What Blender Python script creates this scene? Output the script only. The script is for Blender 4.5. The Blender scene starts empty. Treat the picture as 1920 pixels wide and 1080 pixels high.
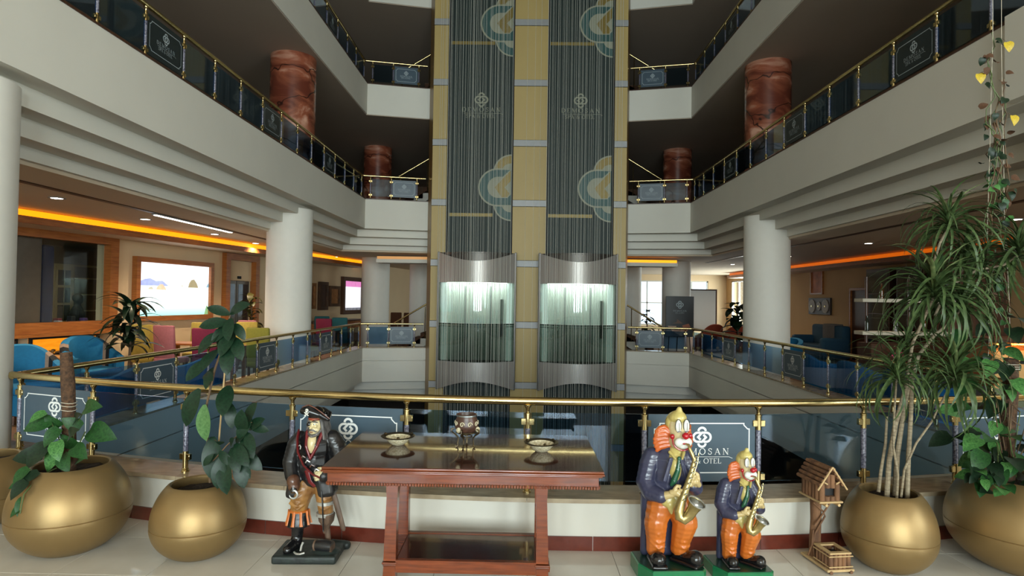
import bpy, bmesh, math, random
from mathutils import Matrix, Vector, Euler
random.seed(7)
R = math.radians
sc = bpy.context.scene
COL = sc.collection

# ------------------------------------------------------------------ camera
FPX = 1150.0
cam_d = bpy.data.cameras.new('camera'); cam = bpy.data.objects.new('camera', cam_d); COL.objects.link(cam)
cam_d.sensor_width = 36; cam_d.lens = 36*FPX/1920; cam_d.clip_start = .05; cam_d.clip_end = 200
_yc = Vector((15.3/FPX, -22/FPX, -1)).normalized()
_up = Vector((math.sin(R(.83)), math.cos(R(.83)), 0)); _zc = (_up-_yc*_up.dot(_yc)).normalized(); _xc = _yc.cross(_zc)
cam.matrix_world = Matrix.Translation((0, 0, 1.75)) @ Matrix((_xc, _yc, _zc)).to_4x4()
sc.camera = cam

# ------------------------------------------------------------------ world, daylight, exposure
w = bpy.data.worlds.new('world'); sc.world = w; w.use_nodes = True
w.node_tree.nodes['Background'].inputs[0].default_value = (.80, .90, 1, 1)
w.node_tree.nodes['Background'].inputs[1].default_value = 2.0
sc.view_settings.view_transform = 'Standard'; sc.view_settings.look = 'None'
sc.view_settings.gamma = 1; sc.view_settings.use_curve_mapping = False
sc.view_settings.exposure = 0.47
sc.cycles.max_bounces = 6; sc.cycles.diffuse_bounces = 3; sc.cycles.glossy_bounces = 4
sc.cycles.transparent_max_bounces = 16; sc.cycles.transmission_bounces = 6
sc.cycles.caustics_reflective = False; sc.cycles.caustics_refractive = False
sc.cycles.sample_clamp_indirect = 4.0; sc.cycles.use_adaptive_sampling = True; sc.cycles.adaptive_threshold = .05

def area(name, loc, rot, sx, sy, power, col):
    l = bpy.data.lights.new(name, 'AREA'); l.shape = 'RECTANGLE'; l.size = sx; l.size_y = sy; l.energy = power; l.color = col
    o = bpy.data.objects.new(name, l); o.location = loc; o.rotation_euler = [R(a) for a in rot]; COL.objects.link(o); return o
# daylight in the tall windows behind the camera (rear wall y=-19) and in the right-hand wall (x=10.2)
for x in (-5.6, -1.2, 3.2, 7.6):
    area('window_daylight', (x, -19.45, 4.2), (90, 0, 0), 3.2, 7.0, 1600 if x > 0 else 1300, (1, .985, .95))
for y in (-7.0, -2.0):
    area('window_daylight', (10.6, y, 3.4), (90, 0, 90), 3.2, 4.6, 520, (1, .985, .95))
area('window_daylight', (10.6, 27.1, 1.5), (90, 0, 90), 5.2, 2.6, 420, (1, .96, .88))

# ------------------------------------------------------------------ materials
def S(r, g, b):
    f = lambda c: (c/255/12.92 if c/255 <= .04045 else ((c/255+.055)/1.055)**2.4)
    return (f(r), f(g), f(b), 1)
MATS = {}
def mat(name, rgb, rough=.6, metal=0, var=0, vscale=8, bump=0, bscale=40, rgb2=None, stretch=None, emit=None, es=0, coat=0, spec=.5, wave=None, detail=4, tr=0):
    m = bpy.data.materials.new(name); m.use_nodes = True; nt = m.node_tree; N = nt.nodes; L = nt.links
    b = N['Principled BSDF']; c = S(*rgb)
    b.inputs['Base Color'].default_value = c; b.inputs['Roughness'].default_value = rough; b.inputs['Metallic'].default_value = metal
    b.inputs['Specular IOR Level'].default_value = spec
    if coat: b.inputs['Coat Weight'].default_value = coat; b.inputs['Coat Roughness'].default_value = .06
    if tr: b.inputs['Transmission Weight'].default_value = tr
    if var or rgb2 or bump or wave:
        tc = N.new('ShaderNodeTexCoord'); mp = N.new('ShaderNodeMapping'); L.new(tc.outputs['Object'], mp.inputs[0])
        if stretch: mp.inputs['Scale'].default_value = stretch
    if var or rgb2 or wave:
        if wave:
            t = N.new('ShaderNodeTexWave'); t.inputs['Scale'].default_value = vscale; t.inputs['Distortion'].default_value = wave; t.inputs['Detail'].default_value = detail
            t.inputs['Detail Scale'].default_value = 1.5
        else:
            t = N.new('ShaderNodeTexNoise'); t.inputs['Scale'].default_value = vscale; t.inputs['Detail'].default_value = detail
        L.new(mp.outputs[0], t.inputs['Vector'])
        cr = N.new('ShaderNodeValToRGB'); L.new(t.outputs[1 if wave else 0], cr.inputs[0])
        c2 = S(*rgb2) if rgb2 else tuple(x*(1-var) for x in c[:3])+(1,)
        cr.color_ramp.elements[0].position = .3 if not wave else .1; cr.color_ramp.elements[1].position = .7 if not wave else .9
        cr.color_ramp.elements[0].color = c2; cr.color_ramp.elements[1].color = c
        L.new(cr.outputs[0], b.inputs['Base Color'])
    if bump:
        t2 = N.new('ShaderNodeTexNoise'); t2.inputs['Scale'].default_value = bscale; t2.inputs['Detail'].default_value = 3
        L.new(mp.outputs[0], t2.inputs['Vector'])
        bp = N.new('ShaderNodeBump'); bp.inputs['Strength'].default_value = bump; bp.inputs['Distance'].default_value = .01
        L.new(t2.outputs[0], bp.inputs['Height']); L.new(bp.outputs[0], b.inputs['Normal'])
    if es:
        b.inputs['Emission Color'].default_value = S(*(emit or rgb)); b.inputs['Emission Strength'].default_value = es
    MATS[name] = m; return m
def glassmat(name, tint, refl=.05, rough=.02):
    m = bpy.data.materials.new(name); m.use_nodes = True; nt = m.node_tree; N = nt.nodes; L = nt.links
    for n_ in list(N): N.remove(n_)
    o = N.new('ShaderNodeOutputMaterial'); t = N.new('ShaderNodeBsdfTransparent'); g = N.new('ShaderNodeBsdfGlossy'); mx = N.new('ShaderNodeMixShader')
    lw = N.new('ShaderNodeLayerWeight'); lw.inputs[0].default_value = .5; pw_ = N.new('ShaderNodeMath'); pw_.operation = 'POWER'; pw_.inputs[1].default_value = 4; L.new(lw.outputs['Facing'], pw_.inputs[0])
    mt = N.new('ShaderNodeMath'); mt.operation = 'MULTIPLY_ADD'; mt.inputs[1].default_value = .7; mt.inputs[2].default_value = refl; L.new(pw_.outputs[0], mt.inputs[0])
    t.inputs[0].default_value = S(*tint); g.inputs['Roughness'].default_value = rough; g.inputs[0].default_value = (.95, .97, 1, 1)
    L.new(mt.outputs[0], mx.inputs[0]); L.new(t.outputs[0], mx.inputs[1]); L.new(g.outputs[0], mx.inputs[2]); L.new(mx.outputs[0], o.inputs[0])
    MATS[name] = m; return m
def marble(name, base, dark, light, vein, scale=2.0):
    m = mat(name, base, .25); nt = m.node_tree; N = nt.nodes; L = nt.links; b = N['Principled BSDF']
    tc = N.new('ShaderNodeTexCoord'); mp = N.new('ShaderNodeMapping'); L.new(tc.outputs['Object'], mp.inputs[0]); mp.inputs['Rotation'].default_value = (.3, .6, .2); mp.inputs['Scale'].default_value = (.7, .7, 1.5)
    n1 = N.new('ShaderNodeTexNoise'); n1.inputs['Scale'].default_value = scale; n1.inputs['Detail'].default_value = 9; n1.inputs['Distortion'].default_value = 1.4; L.new(mp.outputs[0], n1.inputs['Vector'])
    cr = N.new('ShaderNodeValToRGB'); L.new(n1.outputs[0], cr.inputs[0])
    e = cr.color_ramp.elements; e[0].position = .34; e[0].color = S(*dark); e[1].position = .66; e[1].color = S(*light)
    x = cr.color_ramp.elements.new(.5); x.color = S(*base)
    v = N.new('ShaderNodeTexVoronoi'); v.feature = 'DISTANCE_TO_EDGE'; v.inputs['Scale'].default_value = scale*.7
    n2 = N.new('ShaderNodeTexNoise'); n2.inputs['Scale'].default_value = 3; L.new(tc.outputs['Object'], n2.inputs['Vector'])
    mxv = N.new('ShaderNodeMix'); mxv.data_type = 'VECTOR'; mxv.inputs[0].default_value = .3; L.new(mp.outputs[0], mxv.inputs[4]); L.new(n2.outputs[1], mxv.inputs[5]); L.new(mxv.outputs[1], v.inputs['Vector'])
    c2 = N.new('ShaderNodeValToRGB'); L.new(v.outputs[0], c2.inputs[0]); c2.color_ramp.elements[0].color = (1, 1, 1, 1); c2.color_ramp.elements[0].position = .004; c2.color_ramp.elements[1].color = (0, 0, 0, 1); c2.color_ramp.elements[1].position = .014
    mx = N.new('ShaderNodeMix'); mx.data_type = 'RGBA'; L.new(c2.outputs[0], mx.inputs[0]); L.new(cr.outputs[0], mx.inputs[6]); mx.inputs[7].default_value = S(*vein)
    L.new(mx.outputs[2], b.inputs['Base Color']); return m

white = mat('white_paint', (226, 222, 210), .75, var=.05, vscale=1.2)
warmwhite = mat('cream_wall', (222, 196, 158), .8, var=.06, vscale=1)
tanwall = mat('tan_wall', (196, 160, 112), .8, var=.08, vscale=1)
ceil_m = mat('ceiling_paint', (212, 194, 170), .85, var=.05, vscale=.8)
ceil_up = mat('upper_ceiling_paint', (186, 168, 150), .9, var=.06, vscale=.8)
tile_m = mat('porcelain_tile', (226, 219, 205), .1, var=.07, vscale=3, rgb2=(214, 206, 191))
grout = mat('grout', (150, 145, 135), .9)
skirt_m = mat('red_brown_tile', (104, 46, 34), .15, var=.25, vscale=14)
ledge_m = mat('ledge_marble', (178, 160, 132), .2, rgb2=(140, 122, 98), vscale=7, stretch=(1, 3, 1), detail=8)
brass = mat('brass', (216, 194, 138), .2, 1, var=.12, vscale=30)
brass_d = mat('antique_brass', (176, 138, 66), .3, 1, var=.2, vscale=40)
crystal = mat('crystal', (150, 150, 165), .08, .1, rgb2=(34, 32, 60), vscale=55, bump=.5, bscale=60, coat=1)
railglass = glassmat('blue_glass', (190, 216, 236), .03)
sign_m = mat('sign_film', (66, 84, 97), .35, var=.08, vscale=6)
sign_d = mat('dark_sign_panel', (30, 42, 46), .3, var=.1, vscale=6)  # darker panel colour for the side railings of the upper storeys
print_w = mat('white_print', (232, 234, 232), .5)
print_g = mat('grey_print', (168, 180, 184), .5)
gold_strip = mat('gold_panel', (186, 160, 98), .5, 0, var=.1, vscale=2, stretch=(1, 1, .15))
alu = mat('aluminium', (158, 158, 158), .5, .2, var=.06)
steel = mat('brushed_steel', (176, 170, 164), .36, .45, var=.1, vscale=40, stretch=(1, 1, .02))
steel_d = mat('dark_steel', (92, 88, 84), .4, .7)
shaft_m = mat('dark_green_glass', (30, 46, 40), .6, 0, var=.3, vscale=9, stretch=(1, 1, .03))
dark_m = mat('dark_void', (24, 22, 22), .7, var=.2)
carglass = glassmat('lift_glass', (216, 226, 222), .04)
str_m = mat('curtain_string', (206, 206, 196), .4, .1)
marble_r = marble('red_marble', (146, 82, 58), (102, 50, 36), (206, 158, 134), (50, 28, 22), 1.5)
wood_red = mat('cherry_wood', (128, 60, 26), .25, rgb2=(90, 39, 15), vscale=5, stretch=(1.2, 14, 14), coat=.3, detail=8)
wood_dk = mat('dark_cherry_wood', (78, 36, 22), .14, rgb2=(50, 22, 14), vscale=4, stretch=(1.2, 12, 12), coat=.8, detail=8)
wood_or = mat('orange_oak', (170, 104, 48), .4, rgb2=(136, 76, 30), vscale=4, stretch=(1, 1, 10), detail=6)
wood_fl = mat('oak_plank', (142, 106, 70), .35, rgb2=(112, 78, 46), vscale=3, stretch=(2, 14, 1), detail=6)
wood_br = mat('walnut', (84, 52, 34), .4, rgb2=(58, 34, 22), vscale=4, stretch=(8, 8, 1), detail=6)
bark = mat('bark', (138, 98, 66), .85, rgb2=(84, 56, 38), vscale=22, stretch=(1, 1, .25), bump=.6, bscale=50, detail=6)
stick_m = mat('peeled_stick', (196, 164, 116), .7, var=.2, vscale=20)
potgold = mat('gold_lacquer', (150, 124, 82), .42, .65, var=.1, vscale=5, bump=.06, bscale=6)
soil = mat('soil', (46, 34, 26), .95, var=.5, vscale=60, bump=1, bscale=80)
amber = mat('amber_cove_light', (255, 170, 20), .5, emit=(255, 150, 10), es=1.1)
lampw = mat('downlight_glow', (255, 250, 240), .5, emit=(255, 248, 236), es=7)
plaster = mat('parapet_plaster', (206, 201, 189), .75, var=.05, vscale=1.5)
amber_f = mat('faint_cove_light', (220, 170, 110), .5, emit=(255, 176, 96), es=.22)
lowglass = glassmat('lower_lift_glass', (172, 184, 178), .05)  # lower pane of the lift cars, tinted darker than the upper one
amber_d = mat('dim_cove_light', (230, 120, 20), .5, emit=(255, 120, 8), es=.35)
black_m = mat('black_gloss', (14, 14, 15), .3)
black_mt = mat('black_matt', (22, 21, 22), .7)
# ------------------------------------------------------------------ mesh helpers
class MB:
    def __init__(s): s.v = []; s.f = []
    def add(s, v, f):
        n = len(s.v); s.v += [tuple(p) for p in v]; s.f += [tuple(n+i for i in q) for q in f]; return s
    def box(s, c, d, rz=0, M=None):
        x, y, z = d[0]/2, d[1]/2, d[2]/2
        v = [Vector((a*x, b*y, e*z)) for e in (-1, 1) for a, b in ((-1, -1), (1, -1), (1, 1), (-1, 1))]
        m = M or Matrix.Rotation(rz, 3, 'Z')
        return s.add([m @ p+Vector(c) for p in v], [(3, 2, 1, 0), (4, 5, 6, 7), (0, 1, 5, 4), (1, 2, 6, 5), (2, 3, 7, 6), (3, 0, 4, 7)])
    def bb(s, x0, x1, y0, y1, z0, z1): return s.box(((x0+x1)/2, (y0+y1)/2, (z0+z1)/2), (abs(x1-x0), abs(y1-y0), abs(z1-z0)))
    def rbox(s, c, d, r=.02, seg=2, rz=0, M=None):
        bm = bmesh.new(); bmesh.ops.create_cube(bm, size=1)
        for v in bm.verts: v.co = Vector((v.co.x*d[0], v.co.y*d[1], v.co.z*d[2]))
        bmesh.ops.bevel(bm, geom=bm.edges[:], offset=min(r, min(d)*.49), segments=seg, affect='EDGES', profile=.5)
        m = M or Matrix.Rotation(rz, 3, 'Z'); bm.verts.index_update()
        s.add([m @ v.co+Vector(c) for v in bm.verts], [[v.index for v in f.verts] for f in bm.faces]); bm.free(); return s
    def tube(s, pts, rad, n=10, caps=True, flat=1):
        P = [Vector(p) for p in pts]; k = len(P)
        rr = rad if isinstance(rad, (list, tuple)) else [rad]*k
        up = Vector((0, 0, 1)); b = len(s.v); prev = None
        for i in range(k):
            t = (P[min(i+1, k-1)]-P[max(i-1, 0)])
            t = t.normalized() if t.length > 1e-9 else Vector((0, 0, 1))
            if prev is None:
                a = t.orthogonal().normalized()
                if abs(t.z) > .9: a = (Vector((1, 0, 0))-t*t.x).normalized()
                else: a = (up-t*t.z).normalized()
            else:
                a = prev-t*prev.dot(t); a = a.normalized() if a.length > 1e-6 else t.orthogonal().normalized()
            prev = a; c = t.cross(a)
            for j in range(n):
                q = 2*math.pi*j/n; s.v.append(tuple(P[i]+(a*math.cos(q)+c*math.sin(q)*flat)*rr[i]))
        for i in range(k-1):
            for j in range(n): s.f.append((b+i*n+j, b+i*n+(j+1) % n, b+(i+1)*n+(j+1) % n, b+(i+1)*n+j))
        if caps:
            s.f.append(tuple(b+j for j in reversed(range(n)))); s.f.append(tuple(b+(k-1)*n+j for j in range(n)))
        return s
    def cyl(s, p0, p1, r0, r1=None, n=16): return s.tube([p0, p1], [r0, r0 if r1 is None else r1], n)
    def lathe(s, prof, c=(0, 0, 0), n=24, sx=1, sy=1, cap=True):
        b = len(s.v); k = len(prof)
        for r, z in prof:
            for j in range(n): q = 2*math.pi*j/n; s.v.append((c[0]+r*math.cos(q)*sx, c[1]+r*math.sin(q)*sy, c[2]+z))
        for i in range(k-1):
            for j in range(n): s.f.append((b+i*n+j, b+i*n+(j+1) % n, b+(i+1)*n+(j+1) % n, b+(i+1)*n+j))
        if not cap: return s
        if prof[0][0] > 1e-5: s.f.append(tuple(b+j for j in reversed(range(n))))
        if prof[-1][0] > 1e-5: s.f.append(tuple(b+(k-1)*n+j for j in range(n)))
        return s
    def ell(s, c, r, n=14, m=9, M=None):
        r = (r, r, r) if not isinstance(r, (tuple, list)) else r; b = len(s.v); k = M or Matrix.Identity(3)
        for i in range(m+1):
            a = -math.pi/2+math.pi*i/m
            for j in range(n):
                q = 2*math.pi*j/n
                s.v.append(tuple(k @ Vector((r[0]*math.cos(a)*math.cos(q), r[1]*math.cos(a)*math.sin(q), r[2]*math.sin(a)))+Vector(c)))
        for i in range(m):
            for j in range(n): s.f.append((b+i*n+j, b+i*n+(j+1) % n, b+(i+1)*n+(j+1) % n, b+(i+1)*n+j))
        return s
    def prism(s, poly, z0, z1):
        n = len(poly)
        return s.add([(x, y, z0) for x, y in poly]+[(x, y, z1) for x, y in poly],
                     [tuple(reversed(range(n))), tuple(range(n, 2*n))]+[(i, (i+1) % n, n+(i+1) % n, n+i) for i in range(n)])
    def prism_xz(s, poly, y0, y1):
        n = len(poly)
        return s.add([(x, y0, z) for x, z in poly]+[(x, y1, z) for x, z in poly],
                     [tuple(range(n)), tuple(reversed(range(n, 2*n)))]+[((i+1) % n, i, n+i, n+(i+1) % n) for i in range(n)])
    def mesh(s, name, m, smooth=False):
        me = bpy.data.meshes.new(name); me.from_pydata(s.v, [], s.f)
        bm = bmesh.new(); bm.from_mesh(me); bmesh.ops.remove_doubles(bm, verts=bm.verts, dist=1e-5); bmesh.ops.recalc_face_normals(bm, faces=bm.faces); bm.to_mesh(me); bm.free()
        me.materials.append(m)
        if smooth:
            for p in me.polygons: p.use_smooth = True
            if smooth != 'all': me.set_sharp_from_angle(angle=R(38))
        return me
    def obj(s, name, m, parent=None, loc=(0, 0, 0), rz=0, smooth=False):
        return link(name, s.mesh(name, m, smooth), parent, loc, rz)
def link(name, me, parent=None, loc=(0, 0, 0), rz=0, M=None):
    o = bpy.data.objects.new(name, me); COL.objects.link(o)
    if M is not None: o.matrix_basis = M
    else: o.location = loc; o.rotation_euler = (0, 0, rz)
    if parent: o.parent = parent
    return o
def tag(o, label=None, cat=None, group=None, kind=None):
    if label: o['label'] = label
    if cat: o['category'] = cat
    if group: o['group'] = group
    if kind: o['kind'] = kind
    return o
def thing(name, label, cat, loc=(0, 0, 0), rz=0, group=None, sc_=1):
    o = bpy.data.objects.new(name, None); COL.objects.link(o); o.location = loc; o.rotation_euler = (0, 0, rz); o.scale = (sc_,)*3
    o.empty_display_size = .1
    return tag(o, label, cat, group)
def struct(o, label=None, cat='structure'):
    o['kind'] = 'structure'
    if label: o['label'] = label; o['category'] = cat
    return o
def copy_tree(o, parent=None, label=None, loc=None, rz=None):
    c = o.copy(); COL.objects.link(c); c.parent = parent
    if label: c['label'] = label
    if loc is not None: c.location = loc
    if rz is not None: c.rotation_euler = (0, 0, rz)
    for ch in list(o.children): copy_tree(ch, c)
    return c
def blob(name, m, parent, shapes, vox=.008, smooth=6, loc=(0, 0, 0)):
    """one continuous skin over chains of tapered balls: ('c', [(x,y,z,r),...]) and ('e', centre, radii[, matrix])"""
    b = MB()
    for sh in shapes:
        if sh[0] == 'e': b.ell(sh[1], sh[2], 16, 10, sh[3] if len(sh) > 3 else None)
        elif sh[0] == 'b': b.rbox(sh[1], sh[2], sh[3], 2, M=sh[4] if len(sh) > 4 else None)
        else:
            P = sh[1]
            for i in range(len(P)-1):
                a, c = Vector(P[i][:3]), Vector(P[i+1][:3]); L = (c-a).length; k = max(1, int(L/(max(.004, min(P[i][3], P[i+1][3]))*.45)))
                for j in range(k+1):
                    t = j/k; b.ell(a.lerp(c, t), P[i][3]*(1-t)+P[i+1][3]*t, 10, 7)
    me = bpy.data.meshes.new(name); me.from_pydata(b.v, [], b.f)
    o = bpy.data.objects.new(name, me); COL.objects.link(o)
    r = o.modifiers.new('r', 'REMESH'); r.mode = 'VOXEL'; r.voxel_size = vox; r.use_smooth_shade = True
    if smooth: q = o.modifiers.new('s', 'SMOOTH'); q.iterations = smooth; q.factor = .5
    dg = bpy.context.evaluated_depsgraph_get(); m2 = bpy.data.meshes.new_from_object(o.evaluated_get(dg)); m2.name = name
    o.modifiers.clear(); o.data = m2; bpy.data.meshes.remove(me); m2.materials.clear(); m2.materials.append(m)
    for p in m2.polygons: p.use_smooth = True
    o.parent = parent; o.location = loc; return o
def arc(cx, cy, r, a0, a1, n=12, ry=None):
    ry = ry or r
    return [(cx+r*math.cos(R(a0+(a1-a0)*i/n)), cy+ry*math.sin(R(a0+(a1-a0)*i/n))) for i in range(n+1)]
# flat print: strokes in the x-z plane facing -y
class Ink:
    def __init__(s): s.v = []; s.f = []
    def quad(s, *p):
        n = len(s.v); s.v += [(q[0], 0, q[1]) for q in p]; s.f.append(tuple(range(n, n+len(p))))
    def line(s, pts, w, w2=None, closed=False):
        pts = [Vector(p) for p in pts]
        if closed: pts = pts+[pts[0]]
        k = len(pts); L = []
        for i in range(k):
            a = pts[i-1] if i > 0 else (pts[-2] if closed else None); c = pts[i+1] if i < k-1 else (pts[1] if closed else None)
            d1 = (pts[i]-a).normalized() if a is not None else (c-pts[i]).normalized(); d2 = (c-pts[i]).normalized() if c is not None else d1
            n1 = Vector((-d1.y, d1.x)); n2 = Vector((-d2.y, d2.x)); m = n1+n2; m = m.normalized() if m.length > 1e-6 else n1
            h = min(2., 1/max(.3, m.dot(n1)))
            ww = w if w2 is None else w+(w2-w)*abs(d1.y)
            L.append((pts[i]+m*ww/2*h, pts[i]-m*ww/2*h))
        for i in range(k-1): s.quad(L[i][0], L[i][1], L[i+1][1], L[i+1][0])
    def glyph(s, ch, x, z, h):
        t = .15; T = .065
        def q(p): return (x+p[0]*h, z+p[1]*h)
        def ln(p, w, w2=None): s.line([q(a) for a in p], w*h, None if w2 is None else w2*h)
        def stem(cx, w=t): ln([(cx, 0), (cx, 1)], w); ln([(cx-.15, .025), (cx+.15, .025)], .05); ln([(cx-.15, .975), (cx+.15, .975)], .05)
        if ch == 'D': stem(.17); ln([(.1, .97)]+arc(.38, .5, .46, 90, -90, 12, .47)+[(.1, .03)], T, t); return .9
        if ch == 'E': stem(.17); ln([(.1, .97), (.68, .97), (.68, .78)], T); ln([(.1, .52), (.52, .52)], T); ln([(.1, .03), (.7, .03), (.7, .24)], T); return .76
        if ch == 'M': stem(.12, T); stem(1.0, t); ln([(.12, 1), (.54, .02)], t); ln([(.54, .02), (1.0, 1)], T); return 1.16
        if ch == 'O': ln(arc(.5, .5, .44, 0, 360, 22, .48), T, t); return 1.0
        if ch == 'S': ln([(.62, .74), (.6, .9), (.36, .97), (.14, .86), (.14, .68), (.34, .54), (.56, .42), (.62, .24), (.5, .07), (.3, .03), (.12, .1), (.08, .28)], .1); return .74
        if ch == 'A': ln([(.08, 0), (.44, 1)], T); ln([(.42, 1), (.82, 0)], t); ln([(.2, .34), (.68, .34)], T); ln([(-.04, .02), (.22, .02)], .05); ln([(.66, .02), (.98, .02)], .05); return .94
        if ch == 'N': stem(.14, T); stem(.82, T); ln([(.12, 1), (.82, 0)], t); return .98
        if ch == 'P': stem(.17); ln([(.1, .97)]+arc(.34, .73, .3, 90, -90, 8, .24)+[(.1, .49)], T, t); return .7
        if ch == 'T': stem(.36); ln([(.02, .78), (.02, .97), (.7, .97), (.7, .78)], T); return .74
        if ch == 'L': stem(.17); ln([(.1, .03), (.66, .03), (.66, .26)], T); return .7
        if ch == '&': ln([(.86, .52), (.62, .12), (.36, .02), (.12, .14), (.1, .32), (.3, .5), (.52, .68), (.5, .9), (.34, .97), (.2, .84), (.24, .66), (.84, .02)], .085); return .9
        return .4
    def text(s, txt, cx, z, h, gap=.15):
        probe = Ink(); W = sum(probe.glyph(c, 0, 0, 1)+gap for c in txt)-gap; x = cx-W*h/2
        for c in txt: x += (s.glyph(c, x, z, h)+gap)*h
    def emblem(s, cx, cz, z, w=.11):
        q = lambda L: [(cx+a*z, cz+b*z) for a, b in L]; W = w*z
        L = [(-.075, .225)]+arc(-.215, 0, .225, 90, 270, 14)+[(0, -.225), (.2, -.005), (.07, .125)]
        s.line(q(L), W); s.line(q([(-a, -b) for a, b in L]), W)
        s.line(q(arc(0, .3, .185, 2, 178, 12, .17)), W); s.line(q(arc(0, -.3, .185, 182, 358, 12, .17)), W)
    def logo(s, cx, cz, k):   # k = width of the name
        s.emblem(cx, cz+.16*k, .32*k); s.text('DEMOSAN', cx, cz-.115*k, .1*k, .38)
        s.line([(cx-.4*k, cz-.15*k), (cx+.44*k, cz-.15*k), (cx+.5*k, cz-.175*k)], .008*k)
        s.text('SPA & OTEL', cx-.02*k, cz-.255*k, .082*k, .1)
    def border(s, W, H, cx=0, cz=0, w=.008, c=.04):
        x, z = W/2, H/2; pts = []
        for sx, sz, a0 in ((1, 1, 0), (-1, 1, 0), (-1, -1, 0), (1, -1, 0)):
            a = [(cx+sx*x, cz+sz*(z-c)), (cx+sx*(x-c*.3), cz+sz*(z-c)), (cx+sx*(x-c), cz+sz*(z-c*.3)), (cx+sx*(x-c), cz+sz*z)]
            pts += a if sx*sz > 0 else a[::-1]
        s.line(pts, w, closed=True)
    def mesh(s, name, m):
        me = bpy.data.meshes.new(name); me.from_pydata(s.v, [], s.f); me.materials.append(m); return me
def leafmesh(name, m, L, W, kind='ellipse', droop=.3, fold=.25, n=7, wave=0):
    """leaf along +y, normal +z, drooping towards -z"""
    v = []; f = []; y = 0; z = 0; a = droop*-.35
    for i in range(n+1):
        t = i/n
        if kind == 'ellipse': wd = W/2*math.sin(math.pi*min(1, t*.94+.04))**.75
        elif kind == 'heart': wd = W/2*(math.sin(math.pi*min(1, (t*.86+.14))) ** .8)*(1.1-.5*t)*1.15 if t < 1 else 0
        else: wd = W/2*min(1, t*6+.35)*(1-t**3)
        if i == n: wd = 0
        v += [(-wd, y, z+wd*fold+wave*math.sin(t*9)*wd), (0, y, z), (wd, y, z+wd*fold-wave*math.sin(t*9)*wd)]
        if i < n: y += math.cos(a)*L/n; z -= math.sin(a)*L/n; a += droop*2.2/n
    for i in range(n):
        b = i*3; f += [(b, b+1, b+4, b+3), (b+1, b+2, b+5, b+4)]
    me = bpy.data.meshes.new(name); me.from_pydata(v, [], f); me.materials.append(m)
    for p in me.polygons: p.use_smooth = True
    return me
def leafM(base, d, roll=0, s=1, up=(0, 0, 1)):
    y = Vector(d).normalized(); u = Vector(up); x = y.cross(u); x = x.normalized() if x.length > 1e-4 else Vector((1, 0, 0)); z = x.cross(y)
    return Matrix.Translation(base) @ Matrix((x, y, z)).transposed().to_4x4() @ Matrix.Rotation(roll, 4, 'Y') @ Matrix.Scale(s, 4)
# ------------------------------------------------------------------ the building
XL, XR, YF, YT = -4.37, 4.69, 17.05, 17.42
def inner(off, yn): return [(XL-off, yn), (XL-off, YF+off), (-2.75, YT+off), (3.07, YT+off), (XR+off, YF+off), (XR+off, yn)]
def ring(o0, o1, z0, z1, ynl=5.2, ynr=5.2):
    a = inner(o0, ynl); a[-1] = (a[-1][0], ynr)
    if o1 is None: b = [(-12.5, ynl), (-12.5, 33), (-2.75, 33), (3.07, 33), (12.5, 33), (12.5, ynr)]
    else: b = inner(o1, ynl); b[-1] = (b[-1][0], ynr)
    m = MB()
    for i in range(5):
        m.add([(*a[i], z0), (*a[i+1], z0), (*b[i+1], z0), (*b[i], z0), (*a[i], z1), (*a[i+1], z1), (*b[i+1], z1), (*b[i], z1)],
              [(0, 1, 2, 3), (7, 6, 5, 4), (0, 4, 5, 1), (2, 6, 7, 3)]+([(0, 3, 7, 4)] if i == 0 else [])+([(1, 5, 6, 2)] if i == 4 else []))
    return m
def yw(x): return 4.34+.0415*(x-.3)**2            # hall-side face of the low curved wall

# hall floor: bed and separate porcelain tiles
m = MB(); xs = [-4.9+.35*i for i in range(29)]
for i in range(len(xs)-1):
    a, b = xs[i], xs[i+1]; m.add([(a, -19, -.3), (b, -19, -.3), (b, yw(b)+.3, -.3), (a, yw(a)+.3, -.3), (a, -19, -.006), (b, -19, -.006), (b, yw(b)+.3, -.006), (a, yw(a)+.3, -.006)],
                                 [(0, 3, 2, 1), (4, 5, 6, 7), (0, 1, 5, 4), (2, 3, 7, 6)])
m.bb(-12.5, -4.9, -19, 5.2, -.3, -.006); m.bb(4.9, 12.5, -19, 5.2, -.3, -.006)
floor = struct(m.obj('floor', grout), 'polished cream tiled floor of the hall', 'floor')
TS = .593
tm = MB().rbox((0, 0, -.006), (TS-.003, TS-.003, .012), .0012, 1).mesh('tile', tile_m)
for i in range(-8, 9):
    for j in range(-6, 3):
        x = .07+TS*(i+.5); y = 4.41+TS*(j-.5)
        if y-TS/2 < yw(x)+.05: link('tile', tm, floor, (x, y, random.uniform(-.0004, .0004)))
# low curved wall, skirting tiles and marble ledge slabs
def along(x0, x1, off, n):                        # points along the curve
    return [(x0+(x1-x0)*i/n, yw(x0+(x1-x0)*i/n)+off) for i in range(n+1)]
def strip(m, x0, x1, o0, o1, z0, z1, n=6):
    A = along(x0, x1, o0, n); B = along(x0, x1, o1, n)
    return m.prism(A+B[::-1], z0, z1)
m = MB()
for i in range(24):
    a = -4.72+9.76*i/24; strip(m, a, a+9.76/24, 0, .28, -.006, .337, 1)
m.bb(XL-.35, XL, 5.25, 5.5, 0, .337)
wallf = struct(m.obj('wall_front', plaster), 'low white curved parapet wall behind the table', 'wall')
x = -4.7
while x < 5.0:
    L = .60/math.sqrt(1+(.083*(x-.3))**2); strip(MB(), x, x+L-.005, -.012, .002, .0, .098, 3).obj('skirting_tile', skirt_m, wallf); x += L
POSTX = [-4.38, -3.52, -2.60, -1.70, -.817, .067, .909, 1.755, 2.59, 3.40, 4.2]
SLX = [-4.75]+POSTX[1:-1]+[5.05]
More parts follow.
